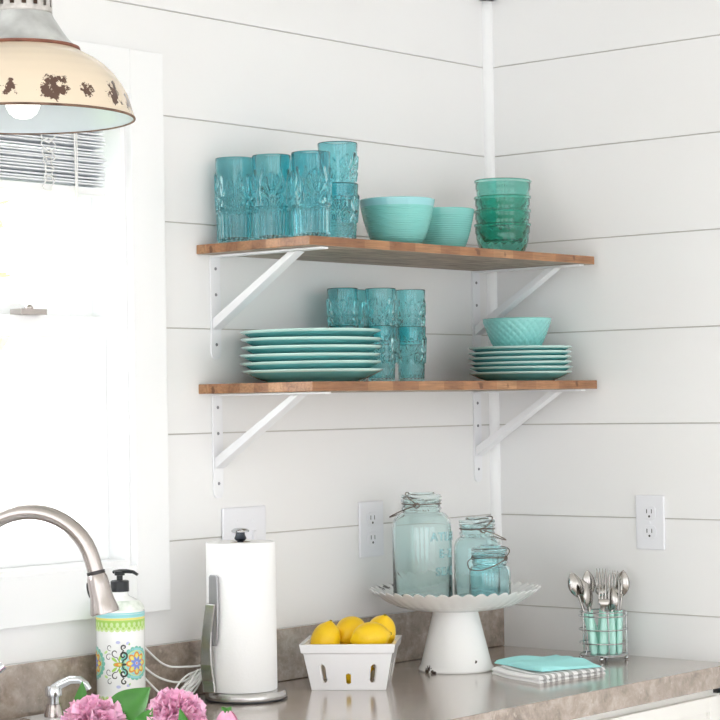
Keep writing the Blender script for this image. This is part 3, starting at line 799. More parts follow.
obj('basket_floor', MB().box((-bd+.0046,-bwid+.0046,.0005),(bd-.0046,bwid-.0046,.006)), porcelain_m, bk, smooth=False)
def lemon_mesh(name):
    L, R = .0355, .0292; pr = []
    for i in range(29):
        a = PI*i/28; z = -L*math.cos(a); r = R*math.sin(a)**.92
        if i < 4 or i > 24:
            k = (i if i < 4 else 28-i)/4
            z += (-1 if i < 4 else 1)*.005*(1-k)**1.5
        pr.append((r if 0 < i < 28 else 0, z))
    me = MB().lathe(pr, 40, lambda i,t,r,z: .0006*math.sin(2*t+z*60)).mesh(name); me.materials.append(lemon_m); return me
lm = lemon_mesh('lemon')
rx = Vector((sdir.y,-sdir.x))       # to the right in the picture
def lemon(du, df, z, rot, label):
    c = Vector((-.7035,-.1785)) + rx*du + sdir*df
    o = tag(obj('lemon', lm, lemon_m, loc=(c.x,c.y,.9+z)), label, 'lemon', 'lemons in the white basket')
    o.rotation_euler = rot
    obj('stem_end', MB().lathe([(0,.0395),(.0028,.0397),(.0032,.0407),(.001,.0419),(0,.0419)],10), mat('lemon_stem', (150,130,50), .7) if not bpy.data.materials.get('lemon_stem') else bpy.data.materials['lemon_stem'], o)
lemon(-.048,-.020,.089,(.15,.25,0),'leftmost lemon, standing on its end in the white basket')
lemon(-.005,.034,.1005,(PI/2-.35,.1,az+PI/2-.4),'middle lemon lying sideways in the white basket')
lemon(.040,-.028,.0965,(PI/2-.15,.0,az+.25),'front right lemon resting high in the white basket')
lemon(.054,.034,.098,(.35,-.3,.35),'lemon at the back right of the basket behind the front one')
lemon(.004,-.0290,.0370,(PI/2,0,az),'lower lemon seen through the middle slot of the basket')
lemon(.0,.0315,.0370,(PI/2,0,az+.1),'lower lemon hidden at the back of the basket')

# ------------------------------------------------------------------ paper towel
TX, TY = -.949, -.131
th_ = thing('paper_towel_holder', 'stainless steel paper towel holder with tension arm on the counter', 'paper towel holder', (TX,TY,.9004))
obj('base', MB().lathe([(0,0),(.074,0),(.0755,.002),(.0755,.012),(.0725,.0165),(.06,.0175),(0,.0175)],72), steel_m, th_)
obj('foot_ring', MB().lathe([(.0745,-.0),(.0768,.0003),(.0768,.0032),(.0757,.0036)],72), black_m, th_)
RX, RY = -.006*.65-.0, .006*.76      # the roll sits a touch left on the base
obj('post', MB().lathe([(0,.0176),(.006,.0176),(.006,.292),(.0085,.293),(.0115,.297),(.009,.303),(.0085,.306),(0,.306)],28), mat('post_dark', (60,64,72), .35, metal=.6), th_, loc=(RX,RY,0))
obj('knob', MB().lathe([(0,.3062),(.010,.3062),(.0165,.309),(.017,.312),(.012,.3155),(0,.317)],32), chrome_m, th_, loc=(RX,RY,0))
fw = Vector((.755,.656,0)); rt = Vector((.656,-.755,0)); up = Vector((0,0,1))
def ribbon(pts, ws, t, axis_w):
    """flat bar along pts, width ws along axis_w, thickness t"""
    mb = MB(); n = len(pts); aw = Vector(axis_w).normalized(); vs = []
    for i in range(n):
        T = (Vector(pts[min(i+1,n-1)])-Vector(pts[max(i-1,0)])).normalized(); nr = T.cross(aw).normalized(); p = Vector(pts[i]); w = ws[i]/2
        vs += [p-aw*w-nr*t/2, p+aw*w-nr*t/2, p+aw*w+nr*t/2, p-aw*w+nr*t/2]
    fs = [(0,1,2,3),tuple(4*(n-1)+k for k in (3,2,1,0))]
    for i in range(n-1):
        for k in range(4): fs.append((4*i+k,4*i+(k+1)%4,4*i+4+(k+1)%4,4*i+4+k))
    return mb.add(vs, fs)
def tp(r, f, z): v = rt*r+fw*f; return (v.x, v.y, z)
armw = (fw*-.45+rt*.9)
pts = [tp(-.0635,-.0465,.0182),tp(-.0655,-.046,.04),tp(-.0685,-.049,.07),tp(-.0685,-.050,.1),tp(-.066,-.051,.13),tp(-.062,-.054,.158),tp(-.0585,-.057,.182)]
obj('arm', ribbon(pts, [.026,.0255,.024,.0225,.021,.0205,.020], .008, armw), steel_m, th_, smooth=False, bevel=.002)
pts = [tp(-.0535,-.0515,z+.008) for z in (.096,.108,.13,.155,.18,.205,.222,.226)]
obj('tension_pad', ribbon(pts, [.008,.016,.0215,.023,.0235,.0235,.022,.016], .006, fw*-.68+rt*.73), mat('satin_steel', (170,170,172), .35, metal=1), th_, smooth=False, bevel=.002)
roll = tag(obj('paper_towel_roll', MB().lathe([(.02,.0),(.0635,.0),(.0645,.002),(.0645,.2705),(.0635,.2725),(.02,.2725),(.02,0)],96), paper_m, loc=(TX+RX,TY+RY,.9184), angle=50), 'full white paper towel roll standing on the steel holder', 'paper towel')
obj('core', MB().lathe([(.0196,.0005),(.0196,.272),(.018,.272),(.018,.0005),(.0196,.0005)],40), mat('cardboard', (176,150,120), .9), roll)

# ------------------------------------------------------------------ patterned soap bottle
BX, BY = -1.2115, -.0765
bt = thing('soap_bottle', 'tall soap bottle with painted medallion pattern and black pump', 'bottle', (BX,BY,.9004))
BR, BH = .0432, .200; bt.scale = (1,1,.975)
obj('bottle_body', MB().lathe([(0,.002),(.036,.0015),(.0405,0),(BR,.004),(BR,.186),(.0425,.193),(.0395,.199),(.034,.2045),(.022,.2115),(.0155,.215),(.0145,.222),(0,.222)],72), bottle_m, bt, angle=50)
pumpM = Matrix.Rotation(VA+1.35,4,'Z')
pm = obj('pump', MB().lathe([(0,.2222),(.0165,.2222),(.0165,.241),(.014,.2425),(.0055,.2425),(.0055,.251),(.009,.2515),(.0095,.259),(0,.2615)],32), black_m, bt)
obj('nozzle', MB().tube([(-.012,0,.2575),(0,0,.2585),(.014,0,.259),(.026,0,.2575),(.034,0,.2525)],[.0045,.0062,.0055,.0045,.0036],12,M=pumpM,flat=.7), black_m, pm)
pal = [mat('print_'+n, c, .35, coat=.2) for n, c in (('green',(168,212,96)),('aqua',(150,216,220)),('black',(52,56,48)),('orange',(232,150,60)),('blue',(126,150,226)),('pale_green',(206,230,160)),('yellow',(236,226,120)),('lilac',(196,200,232)),('white',(248,249,247)),('teal',(120,196,176)))]
G,A_,K,O_,B_,PG,Y_,LI,WH,TE = range(10)
lb = MB(); eps = [0]
AZ0 = math.atan2(-2.78,-2.58)
def wrap(u, v, l): t = AZ0+u/BR; r = BR+.00015+.00006*l; return (r*math.cos(t), r*math.sin(t), v)
def band(v0, v1, c, l=0, u0=-.135, u1=.135, n=96):
    lb.add([wrap(u0+(u1-u0)*i/n, v, l) for i in range(n+1) for v in (v0,v1)], [(2*i,2*i+2,2*i+3,2*i+1) for i in range(n)], c)
def ell(cu, cv, a, b, rot, c, l, n=18, a0=0):
    pts = [wrap(cu, cv, l)]; fs = []
    for k in (.5,1):
        for i in range(n):
            t = 2*PI*i/n; x, y = a*k*math.cos(t), b*k*math.sin(t)
            pts.append(wrap(cu+x*math.cos(rot)-y*math.sin(rot), cv+x*math.sin(rot)+y*math.cos(rot), l))
    for i in range(n):
        j = (i+1)%n; fs.append((0,1+i,1+j)); fs.append((1+i,1+n+i,1+n+j,1+j))
    lb.add(pts, fs, c)
def stroke(path, w, c, l):
    n = len(path); vs = []
    for i in range(n):
        a = path[max(i-1,0)]; b = path[min(i+1,n-1)]; dx, dy = b[0]-a[0], b[1]-a[1]; q = math.hypot(dx,dy) or 1
        ww = w*(.35+.65*math.sin(PI*min(1,max(0,i/(n-1)*.85+.12))))
        vs += [wrap(path[i][0]-dy/q*ww/2, path[i][1]+dx/q*ww/2, l), wrap(path[i][0]+dy/q*ww/2, path[i][1]-dx/q*ww/2, l)]
    lb.add(vs, [(2*i,2*i+1,2*i+3,2*i+2) for i in range(n-1)], c)
def spiral(cu, cv, r, a0, turns, sgn, c, w=.0016, l=3, tail=None, q=1.5):
    p = []
    for i in range(22):
        f = i/21; a = a0+sgn*2*PI*turns*f; rr = r*(1-.78*f); p.append((cu+rr*math.cos(a), cv+rr*math.sin(a)))
    if tail: p = [tail]+p
    stroke(p, w*q, c, l)
band(.184,.1865,A_); band(.1775,.1835,A_,0); band(.1735,.1772,Y_); band(.160,.1733,G); band(.1565,.160,PG)
for k in range(26):
    u = -.13+k*.0104; ell(u,.1575,.0052,.0052,0,PG,0); ell(u,.1655,.0032,.0042,0,PG,1); ell(u,.1585,.0022,.0024,0,G,1)
band(.020,.028,G); band(.012,.0195,PG); band(.005,.011,A_); band(.028,.032,PG)
for k in range(26):
    u = -.13+k*.0104; ell(u,.0315,.0052,.0052,0,PG,0); ell(u,.024,.0032,.0038,0,PG,1); ell(u,.0315,.0022,.0022,0,G,1)
for cu in (.030,-.0605,.1205):
    cv = .095
    for k in range(20):
        a = 2*PI*k/20; ell(cu+.0265*math.cos(a), cv+.0265*math.sin(a), .0046,.0046,0,TE,0,10)
    ell(cu,cv,.0275,.0275,0,A_,1,40); ell(cu,cv,.0235,.0235,0,PG,2,40); ell(cu,cv,.0215,.0215,0,A_,3,40)
    for k in range(8): a = 2*PI*k/8; ell(cu+.0135*math.cos(a),cv+.0135*math.sin(a),.0078,.0058,a,O_,4,14)
    for k in range(8): a = 2*PI*k/8; ell(cu+.013*math.cos(a),cv+.013*math.sin(a),.0050,.0034,a,Y_,5,12)
    for k in range(8): a = 2*PI*(k+.5)/8; ell(cu+.0072*math.cos(a),cv+.0072*math.sin(a),.0056,.0026,a,B_,6,12)
    ell(cu,cv,.0036,.0036,0,LI,7,12); ell(cu,cv,.0018,.0018,0,O_,8,10)
for c0, sg in ((.0015,1),(-.0920,1),(.0920,-1)):
    cv = .094
    ell(c0-sg*.006,cv,.0092,.0044,0,G,4); ell(c0-sg*.0062,cv,.0072,.0032,0,O_,5); ell(c0-sg*.0035,cv,.0028,.0018,0,Y_,6)
    ell(c0+sg*.004,cv,.0045,.0022,0,K,5)
    for s in (1,-1):
        spiral(c0+sg*.003, cv+s*.016, .0078, -s*PI/2, 1.25, s*sg, K, .0024, 4, (c0+sg*.001,cv+s*.002))
        spiral(c0+sg*.004, cv+s*.031, .0055, -s*PI/2, 1.1, -s*sg, K, .0017, 4, (c0+sg*.0005,cv+s*.022))
        spiral(c0-sg*.011, cv+s*.021, .0080, -s*.4*PI, .8, -s*sg, K, .0013, 4, (c0-sg*.003,cv+s*.004))
        ell(c0-sg*.013,cv+s*.009,.006,.0024,-s*sg*.7,G,3); ell(c0-sg*.003,cv+s*.012,.006,.0022,s*sg*1.2,G,3)
        spiral(c0-sg*.023, cv+s*.013, .0070, s*.3*PI, .9, s*sg, K, .0008, 3); spiral(c0-sg*.021, cv+s*.031, .0062, -s*.4*PI, .9, -s*sg, K, .0008, 3); ell(c0-sg*.029,cv+s*.022,.004,.0022,s*.6,PG,2)
        ell(c0-sg*.006,cv+s*.04,.004,.0028,0,LI,2); ell(c0+sg*.0115,cv+s*.038,.0035,.0026,.4,LI,2); ell(c0+sg*.014,cv+s*.036,.0022,.0014,.9,G,2)
obj('printed_label', lb, pal, bt, smooth=True)
# painted shoulder
sh = MB().lathe([(.0431,.1895),(.0428,.193),(.0398,.199),(.0345,.2045),(.0305,.2068)],72)
obj('painted_shoulder', sh, mat('print_shoulder', (228,240,226), .3, coat=.2, var=.25, vscale=60), bt, loc=(0,0,.0003))

# white charging cable behind the bottle and towel holder
def smooth_path(P, it=3):
    for _ in range(it):
        q = [P[0]]
        for a, b in zip(P[:-1],P[1:]):
            a, b = Vector(a), Vector(b); q += [tuple(a*.75+b*.25), tuple(a*.25+b*.75)]
        q.append(P[-1]); P = q
    return P
mb = MB()
for P in ([(-1.14,-.034,1.03),(-1.1,-.04,.99),(-1.07,-.045,.966),(-1.03,-.05,.962),(-.99,-.055,.96),(-.95,-.042,.965)],
          [(-1.155,-.034,1.01),(-1.13,-.045,.975),(-1.095,-.05,.948),(-1.05,-.06,.934),(-1.01,-.055,.945),(-.955,-.038,.96)],
          [(-1.165,-.034,1.0),(-1.135,-.06,.95),(-1.095,-.075,.908),(-1.06,-.075,.91),(-1.02,-.06,.935),(-.96,-.034,.955)]):
    mb.tube(smooth_path(P), .0019, 8)
rc = random.Random(5)
for k in range(9):
    cx, cy = -1.035+rc.uniform(-.012,.012), -.062+rc.uniform(-.006,.006); r1, r2 = rc.uniform(.024,.036), rc.uniform(.010,.018); tl = rc.uniform(-.5,.5)
    mb.tube([(cx+r1*math.cos(a), cy+.6*r2*math.sin(a+tl), .9305+.022*math.cos(a+tl*1.3)+.004*math.sin(2*a+k)) for a in [2*PI*i/28 for i in range(28)]], .0018, 7, closed=True)
tag(obj('charging_cable', mb, cable_m), 'coiled white charging cable on the counter between bottle and towel holder', 'cable')

# ------------------------------------------------------------------ outlets
def outlet(name, label, M, w, h):
    o = thing(name, label, 'outlet'); o.matrix_world = M
    # local: x along the wall, z up, -y out of the wall
    obj('cover_plate', MB().box((-w,-.006,-h),(w,-.0005,h)), plate_m, o, smooth=False, bevel=.003)
    for s in (1,-1):
        r = MB().add([(x,y,z) for y in (-.0062,-.008) for x,z,_ in rrect(.0155,.0145,.009,0)], [tuple(range(28)), tuple(range(55,27,-1))]+[(i,28+i,28+(i+1)%28,(i+1)%28) for i in range(28)])
        rc_ = obj('receptacle', r, plate_m, o, loc=(0,0,s*.0205), smooth=False, bevel=.0006)
        sl = MB().box((-.0068,-.0086,-.001),(-.0052,-.0078,.0075)).box((.0052,-.0086,-.001),(.0066,-.0078,.0075)).lathe([(0,0),(.0024,0),(.0024,.0007),(0,.0007)],12,M=Matrix.Translation((0,-.0079,-.0075)) @ Matrix.Rotation(PI/2,4,'X'))
        obj('slots', sl, slot_m, rc_, smooth=False)
    obj('screw', MB().lathe([(0,0),(.003,0),(.0026,.0009),(0,.0012)],12,M=Matrix.Translation((0,-.0061,0)) @ Matrix.Rotation(PI/2,4,'X')), plate_m, o)
    return o
outlet('wall_outlet', 'white duplex outlet on the left wall beside the tallest jar', Matrix.Translation((-.4335,0,1.183)), .0385, .0575)
outlet('wall_outlet', 'white duplex outlet on the right wall above the cutlery caddy', Matrix.Translation((0,-.4112,1.1832)) @ Matrix.Rotation(-PI/2,4,'Z'), .0355, .0572)
sw = thing('switch_plate', 'white double switch plate on the wall behind the paper towel roll', 'switch', (-.8145,0,1.1895))
obj('cover_plate', MB().box((-.0605,-.006,-.0575),(.0605,-.0005,.0575)), plate_m, sw, smooth=False, bevel=.003)
for s in (-1,1):
    obj('toggle', MB().box((-.005,-.0125,-.008),(.005,-.0061,.010)), plate_m, sw, loc=(s*.023,0,0), smooth=False, bevel=.0015)
    for q in (-1,1): obj('screw', MB().lathe([(0,0),(.003,0),(.0026,.0009),(0,.0012)],12,M=Matrix.Translation((s*.023,-.0061,q*.03)) @ Matrix.Rotation(PI/2,4,'X')), plate_m, sw)

# ------------------------------------------------------------------ dish cloths
def cloth_mb(c, th, rnd, stripes=None, rip=.0025, n=60, edge=.012, sag=0):
    """c: corners a(0,0) b(1,0) c(1,1) d(0,1) in world xy; a soft slab with rounded edges"""
    A, B, C_, D = [Vector(p) for p in c]; mb = MB()
    def xy(u,v):
        p = (A*(1-u)+B*u)*(1-v)+(D*(1-u)+C_*u)*v
        w = .004*math.sin(9*u+3*rnd)*(abs(v-.5)*2)**3 + .003*math.sin(8*v+rnd)*(abs(u-.5)*2)**3
        return p+Vector((w,-w*.5))
    sx = (B-A).length; sy = (D-A).length
    def top(u,v):
        e = min(u*sx,(1-u)*sx,v*sy,(1-v)*sy); f = min(1,e/edge); prof_ = math.sqrt(1-(1-f)**2)
        z = th*(.35+.65*prof_)+rip*prof_*(math.sin(7*u+rnd)*math.cos(6*v+2*rnd)+.5*math.sin(15*v+4*u))
        if sag: z += sag*(1-sstep(0,.35,v))*sstep(.2,.6,u)
        p = xy(u,v); return (p.x,p.y,z)
    vs = []; fs = []; ms = []
    for j in range(n+1):
        for i in range(n+1): vs.append(top(i/n,j/n))
    base = len(vs)
    for j in range(n+1):
        for i in range(n+1): p = xy(i/n,j/n); vs.append((p.x,p.y,.0))
    I = lambda i,j: j*(n+1)+i
    for j in range(n):
        for i in range(n):
            m_ = stripes((i+.5)/n,(j+.5)/n) if stripes else 0
            fs.append((I(i,j),I(i+1,j),I(i+1,j+1),I(i,j+1))); ms.append(m_)
            fs.append((base+I(i,j+1),base+I(i+1,j+1),base+I(i+1,j),base+I(i,j))); ms.append(m_)
    for i in range(n):
        for a, b in (((i,0),(i+1,0)),((i+1,n),(i,n)),((0,i+1),(0,i)),((n,i),(n,i+1))):
            fs.append((base+I(*a),base+I(*b),I(*b),I(*a))); q = ((a[0]+b[0])/2/n,(a[1]+b[1])/2/n); ms.append(stripes(min(.999,q[0]),min(.999,q[1])) if stripes else 0)
    b0 = len(mb.v); mb.v += [tuple(v) for v in vs]; mb.f += fs; mb.m += ms
    return mb
cloth_w = mat('white_cotton', (246,246,246), .95, bump=.5, bscale=350)
cloth_g = mat('grey_cotton_stripe', (186,186,186), .95, bump=.5, bscale=350)
cloth_a = mat('aqua_cotton', (172,238,238), .95, bump=.5, bscale=350)
# corners: left, front, right, back
Lc, Fc, Rc, Bc = (-.415,-.289), (-.488,-.462), (-.283,-.482), (-.195,-.302)
strp = lambda u,v: 1 if (v*9.5) % 1 > .55 else 0
tw1 = thing('dish_towel', 'folded white dish towel with grey stripes lying on the counter', 'dish towel', (0,0,.9003))
def inset(c, k, sx=0, sy=0):
    m_ = Vector((sum(p[0] for p in c)/4, sum(p[1] for p in c)/4)); return [tuple(m_+(Vector(p)-m_)*k+Vector((sx,sy))) for p in c]
quad = (Fc,Rc,Bc,Lc)      # u runs front->right along the near edge
st2 = lambda u,v: 1 if (u*9.5) % 1 > .56 else 0
obj('lower_fold', cloth_mb(quad, .0062, .4, st2, .0005, n=76), [cloth_w,cloth_g], tw1, angle=60)
obj('upper_fold', cloth_mb(quad, .0066, .4, st2, .0008, n=76), [cloth_w,cloth_g], tw1, loc=(0,0,.0066), angle=60)
tw2 = tag(obj('napkin', cloth_mb(((-.432,-.428),(-.296,-.478),(-.218,-.318),(-.372,-.272)), .009, 2.3, None, .0035, sag=-.004), cloth_a, loc=(0,0,.9003+.0150), angle=60), 'folded aqua cloth napkin lying on the striped dish towel', 'napkin')

# ------------------------------------------------------------------ cutlery caddy
QX, QY = -.092, -.347
cd = thing('cutlery_caddy', 'round chrome wire caddy on ball feet holding mint handled cutlery', 'caddy', (QX,QY,.9004))
CRd = .0505
def ring(z, r=CRd, w=.0014): return MB().tube([(r*math.cos(a),r*math.sin(a),z) for a in [2*PI*i/48 for i in range(48)]], w, 8, closed=True)
for z in (.012,.036,.064,.092): obj('wire_hoop', ring(z, CRd, .0015), chrome_m, cd)
obj('top_hoop', ring(.1,CRd-.002,.0012), chrome_m, cd)
for k in range(5):
    a = 2*PI*k/5+.2; r = CRd-.0025
    obj('upright_wire', MB().tube([(r*math.cos(a),r*math.sin(a),.010),(r*math.cos(a),r*math.sin(a),.1)], .0012, 6), chrome_m, cd)
obj('wire_floor', MB().lathe([(0,.0095),(CRd-.001,.0095),(CRd-.001,.0115),(0,.0115)],40), chrome_m, cd)
for k in range(4):
    a = 2*PI*k/4+.5
    obj('ball_foot', MB().ball(((CRd-.003)*math.cos(a),(CRd-.003)*math.sin(a),.0048),.0048), chrome_m, cd)
fork_steel = mat('cutlery_steel', (176,172,168), .16, metal=1)
def handle_mb():
    mb = MB(); pr = [(0,0),(.0062,.0005),(.0082,.004),(.0086,.03),(.0072,.06),(.0052,.084),(.0046,.088),(0,.089)]
    mb.lathe(pr, 20, M=Matrix.Diagonal((1,.72,1,1))); return mb
hm = handle_mb().mesh('handle', True, 50); hm.materials.append(mint_m)
def spoon_head():
    mb = MB().tube([(0,0,.086),(0,0,.1),(0,.0015,.112),(0,.002,.122)],[.0034,.0028,.0026,.004],10)
    def fn(u,v):
        a = (u-.5)*2; t = v; w = .0155*math.sin(PI*min(1,.06+.94*t))**.75*(1-.18*(t-.5))
        x = a*w; z = .118+.054*t; y = -.0055*(1-a*a)*math.sin(PI*t)+.002
        return (x,y,z)
    mb.grid(fn,10,14); return mb
def fork_head():
    mb = MB().tube([(0,0,.086),(0,0,.1),(0,.0015,.112),(0,.001,.122)],[.0034,.0028,.0026,.003],10)
    def fn(u,v):
        a = (u-.5)*2; w = .0035+.0085*sstep(0,.7,v); return (a*w, -.003*math.sin(PI*v)+.001, .118+.022*v)
    mb.grid(fn,8,8)
    for k in range(4):
        x = -.0102+.0068*k
        mb.tube([(x,.001,.138),(x,.002,.15),(x*.98,.004,.163),(x*.95,.0065,.173)],[.0019,.0017,.0014,.0007],6)
    return mb
def knife_head():
    mb = MB().tube([(0,0,.086),(0,0,.096)],[.0036,.003],10)
    def fn(u,v):
        w0, w1 = -.004, .0085*(1-.0*v); e = sstep(.8,1,v); return (w0+(w1-w0)*u*(1-e)-.0*e, 0, .094+.092*v)
    mb.grid(fn,4,14); return mb
heads = {}
for nm, f in (('spoon',spoon_head),('fork',fork_head),('knife',knife_head)):
    o = f().mesh(nm+'_head', True, 60); o.materials.append(fork_steel); heads[nm] = o
# (kind, foot offset right/forward, lean right/forward, twist, label); offsets in the viewer frame
VF = Vector((.83,.557)).normalized(); VR = Vector((VF.y,-VF.x))
cut = [('spoon',-.012,-.014,-.195,.02,.25,'mint handled spoon leaning furthest out at the left of the wire caddy'),
       ('spoon',-.007,.008,-.165,.0,-.2,'second mint handled spoon leaning left, just inside the outermost spoon'),
       ('spoon',-.020,-.034,-.045,.0,.9,'short looking mint handled spoon at the front left of the caddy'),
       ('spoon',-.023,.022,-.03,-.02,.3,'upright mint handled spoon rising behind the left spoons'),
       ('fork',-.001,-.034,.02,.0,.1,'mint handled fork at the front centre of the caddy'),
       ('fork',.003,-.006,-.03,.03,-.25,'mint handled fork in the middle of the caddy'),
       ('fork',-.006,.030,.02,.02,.4,'mint handled fork at the back centre of the caddy'),
       ('spoon',.018,-.0345,.0,.05,-.5,'mint handled spoon in front of the right fork'),
       ('fork',.022,-.006,.035,.0,-.1,'mint handled fork standing beside the rightmost spoon'),
       ('fork',.012,.028,.055,.01,.5,'mint handled fork at the back right of the caddy'),
       ('spoon',.028,.014,.06,.0,-.15,'mint handled spoon with round bowl at the far right of the caddy'),
       ('knife',.033,-.020,.01,.01,1.2,'mint handled knife at the front right edge of the caddy')]
lens = {'spoon':'spoon','fork':'fork','knife':'knife'}
lift = [.006,-.012,-.022,.0,-.024,-.004,.0,-.03,-.006,-.004,0.0,-.05]
for (kd, r, f, lr, lf, tw_, lab), lf_ in zip(cut, lift):
    p = VR*r*.98+VF*f*.98
    t = thing(kd, lab, kd, (QX+p.x,QY+p.y,.9142), 0, 'mint handled cutlery in the wire caddy')
    az_ = math.atan2(VR.y,VR.x)
    t.rotation_euler = (Matrix.Rotation(az_,3,'Z') @ Matrix.Rotation(math.atan(lr*1.6),3,'Y') @ Matrix.Rotation(-math.atan(lf*1.6),3,'X') @ Matrix.Rotation(tw_,3,'Z')).to_euler()
    obj('handle', hm, mint_m, t)
    h = obj('head', heads[kd], fork_steel, t, loc=(0,0,lf_ if kd != 'knife' else -.03))
    md = h.modifiers.new('solid','SOLIDIFY'); md.thickness = .0011

# ------------------------------------------------------------------ pendant lamp
LX, LY, LZ_ = -1.653, -.35, 1.8905
lp = thing('pendant_lamp', 'old cream enamel pendant lamp with rusty chips hanging before the window', 'lamp', (LX,LY,LZ_))
la = math.atan2(-2.86-LY,-3.79-LX)     # toward the viewer
def lsp(da, h, r, R): return (R*math.cos(la+da), R*math.sin(la+da), h, r)
spots = [lsp(.30,.030,.0175,.166),lsp(.36,.040,.010,.163),lsp(.22,.022,.013,.168),lsp(-.12,.026,.011,.167),lsp(.62,.026,.010,.167),lsp(.98,.027,.016,.167),lsp(1.02,.042,.009,.162),lsp(1.3,.02,.014,.169),
         lsp(-.5,.03,.018,.166),lsp(-1.1,.03,.02,.166),lsp(2.2,.03,.02,.166),lsp(3.3,.035,.022,.165)]
cream_m = chipped_enamel('cream_enamel_with_rust', (230,213,190), 1, spots, (92,66,54), 70)
galv_m = mat('galvanised_metal', (206,208,208), .4, metal=.6, var=.3, vscale=18)
rust_m = mat('rusty_metal', (128,102,88), .7, metal=.4, var=.45, vscale=40)
prof = [(.1715,0),(.1712,.004),(.167,.018),(.161,.037),(.1525,.053),(.1415,.068),(.128,.0815),(.113,.0925),(.098,.1005),(.087,.1065)]
def dense(p, k=4):
    q = []
    for a, b in zip(p[:-1],p[1:]):
        for i in range(k): q.append((a[0]+(b[0]-a[0])*i/k, a[1]+(b[1]-a[1])*i/k))
    return q+[p[-1]]
obj('lamp_shade', MB().lathe(dense(prof), 120), cream_m, lp)
inner = [(r-.0022,z+.0004) for r,z in prof]
obj('shade_lining', MB().lathe(dense(inner)+[(.05,.115),(0.02,.117)], 120), mat('white_enamel_lining', (212,220,225), .25, coat=.3), lp)
obj('rolled_edge', MB().tube([(.1712*math.cos(a),.1712*math.sin(a),.0005) for a in [2*PI*i/120 for i in range(120)]], .002, 8, closed=True), rust_m, lp)
obj('seam_ring', MB().lathe([(.0872,.1055),(.0895,.1075),(.0885,.111),(.086,.1115)],96), mat('rusted_ring', (140,92,76), .6, metal=.3, var=.3, vscale=50), lp)
cone = [(.0862,.111),(.082,.1135),(.0735,.121),(.0655,.132),(.0565,.146),(.05,.156),(.0465,.163)]
obj('cap', MB().lathe(dense(cone,3), 80), galv_m, lp)
# vented neck with real slots
mb = MB(); ns = 80; rows = [.163,.1665,.172,.214,.22,.226]
vs = [(.0462*math.cos(2*PI*k/ns),.0462*math.sin(2*PI*k/ns),z) for z in rows for k in range(ns)]
fs = [(i*ns+k,i*ns+(k+1)%ns,(i+1)*ns+(k+1)%ns,(i+1)*ns+k) for i in range(len(rows)-1) for k in range(ns) if not (i == 2 and k % 5 in (1,2))]
mb.add(vs, fs); obj('vented_neck', mb, mat('weathered_zinc', (200,196,192), .5, metal=.5, var=.35, vscale=45), lp, solid=.0016)
obj('neck_top', MB().lathe([(0,.2262),(.049,.2262),(.049,.231),(.03,.24),(.012,.25),(0,.25)],48), galv_m, lp)
obj('socket', MB().lathe([(0,.07),(.018,.07),(.021,.08),(.021,.12),(.028,.13),(.028,.222),(0,.222)],32), rust_m, lp)
obj('bulb', MB().lathe([(0,.0),(.012,.0022),(.021,.009),(.0262,.0195),(.0275,.029),(.0255,.040),(.02,.052),(.015,.062),(.0145,.0695),(0,.0695)],40), mat('lit_frosted_bulb', (255,252,246), .3, emit=1.2), lp)
obj('hanging_rod', MB().tube([(0,0,.25),(0,0,.5595)], .006, 12).lathe([(0,.53),(.03,.535),(.06,.55),(.06,.5592),(0,.5592)],32), galv_m, lp)

# ------------------------------------------------------------------ peonies in a vase in the sink
vs_ = thing('flower_vase', 'clear glass vase of pink peonies standing in the sink', 'vase', (-1.425,-.378,.7095))
obj('vase_body', MB().lathe([(0,0),(.045,0),(.05,.004),(.052,.06),(.047,.12),(.055,.165),(.0525,.165),(.0445,.12),(.049,.06),(.046,.008),(0,.006)],48), clear_glass, vs_)
def peony_bloom(R, seed, n=230):
    rnd = random.Random(seed); mb = MB()
    for i in range(n):
        f = (i+.5)/n; c = 1-1.45*f; s = math.sqrt(max(0,1-c*c)); a = i*2.39996+rnd.uniform(-.3,.3)
        d = Vector((s*math.cos(a), s*math.sin(a), c*.82)).normalized()
        d = (d+Vector((rnd.uniform(-.12,.12),rnd.uniform(-.12,.12),rnd.uniform(-.12,.12)))).normalized()
        t1 = d.cross(Vector((0,0,1)) if abs(d.z) < .95 else Vector((1,0,0))).normalized(); t1 = Matrix.Rotation(rnd.uniform(-.9,.9),3,d) @ t1; t2 = d.cross(t1)
        L = R*rnd.uniform(.86,1.04); W = R*rnd.uniform(.22,.36); ph = rnd.uniform(0,6); cup = rnd.uniform(-.25,.35)
        def fn(u,v):
            x = (u-.5)*2; r = L*(.42+.58*v); w = W*(.25+.75*math.sin(PI/2*min(1,v*1.2)))*(1-.15*(v > .95))
            ruff = v*v*R*.085*math.sin(x*5.5+ph)
            tipc = R*.10*(abs(math.sin(x*4+ph*1.7))-.5)*v**3 - R*.16*x*x*v
            bend = t2*(cup*R*.5*v*v + ruff + R*.13*x*x*v)
            return tuple(d*(r+tipc)+t1*(x*w)+bend)
        mb.grid(fn, 6, 5)
    return mb
def leaf(mb, base, tip, w, nrm, droop=.0, mi=0):
    b, t = Vector(base), Vector(tip); ax = t-b; side = ax.cross(Vector(nrm)).normalized(); nn = side.cross(ax).normalized()
    def fn(u,v):
        x = (u-.5)*2; ww = w*math.sin(PI*min(1,.03+.97*v)**.8)**.9*(1-.25*v)
        return tuple(b+ax*v+side*(x*ww)+nn*(w*.28*abs(x)**1.5*math.sin(PI*v)+droop*v*v))
    mb.grid(fn,8,14,mi)
def stem_mb(p, q, r=.0028):
    p, q = Vector(p), Vector(q); m_ = q+Vector((0,0,.172)); return MB().tube(smooth_path([tuple(p),tuple(m_),tuple(q)],2), r, 8)
vasein = Vector((-1.425,-.378,.7215))
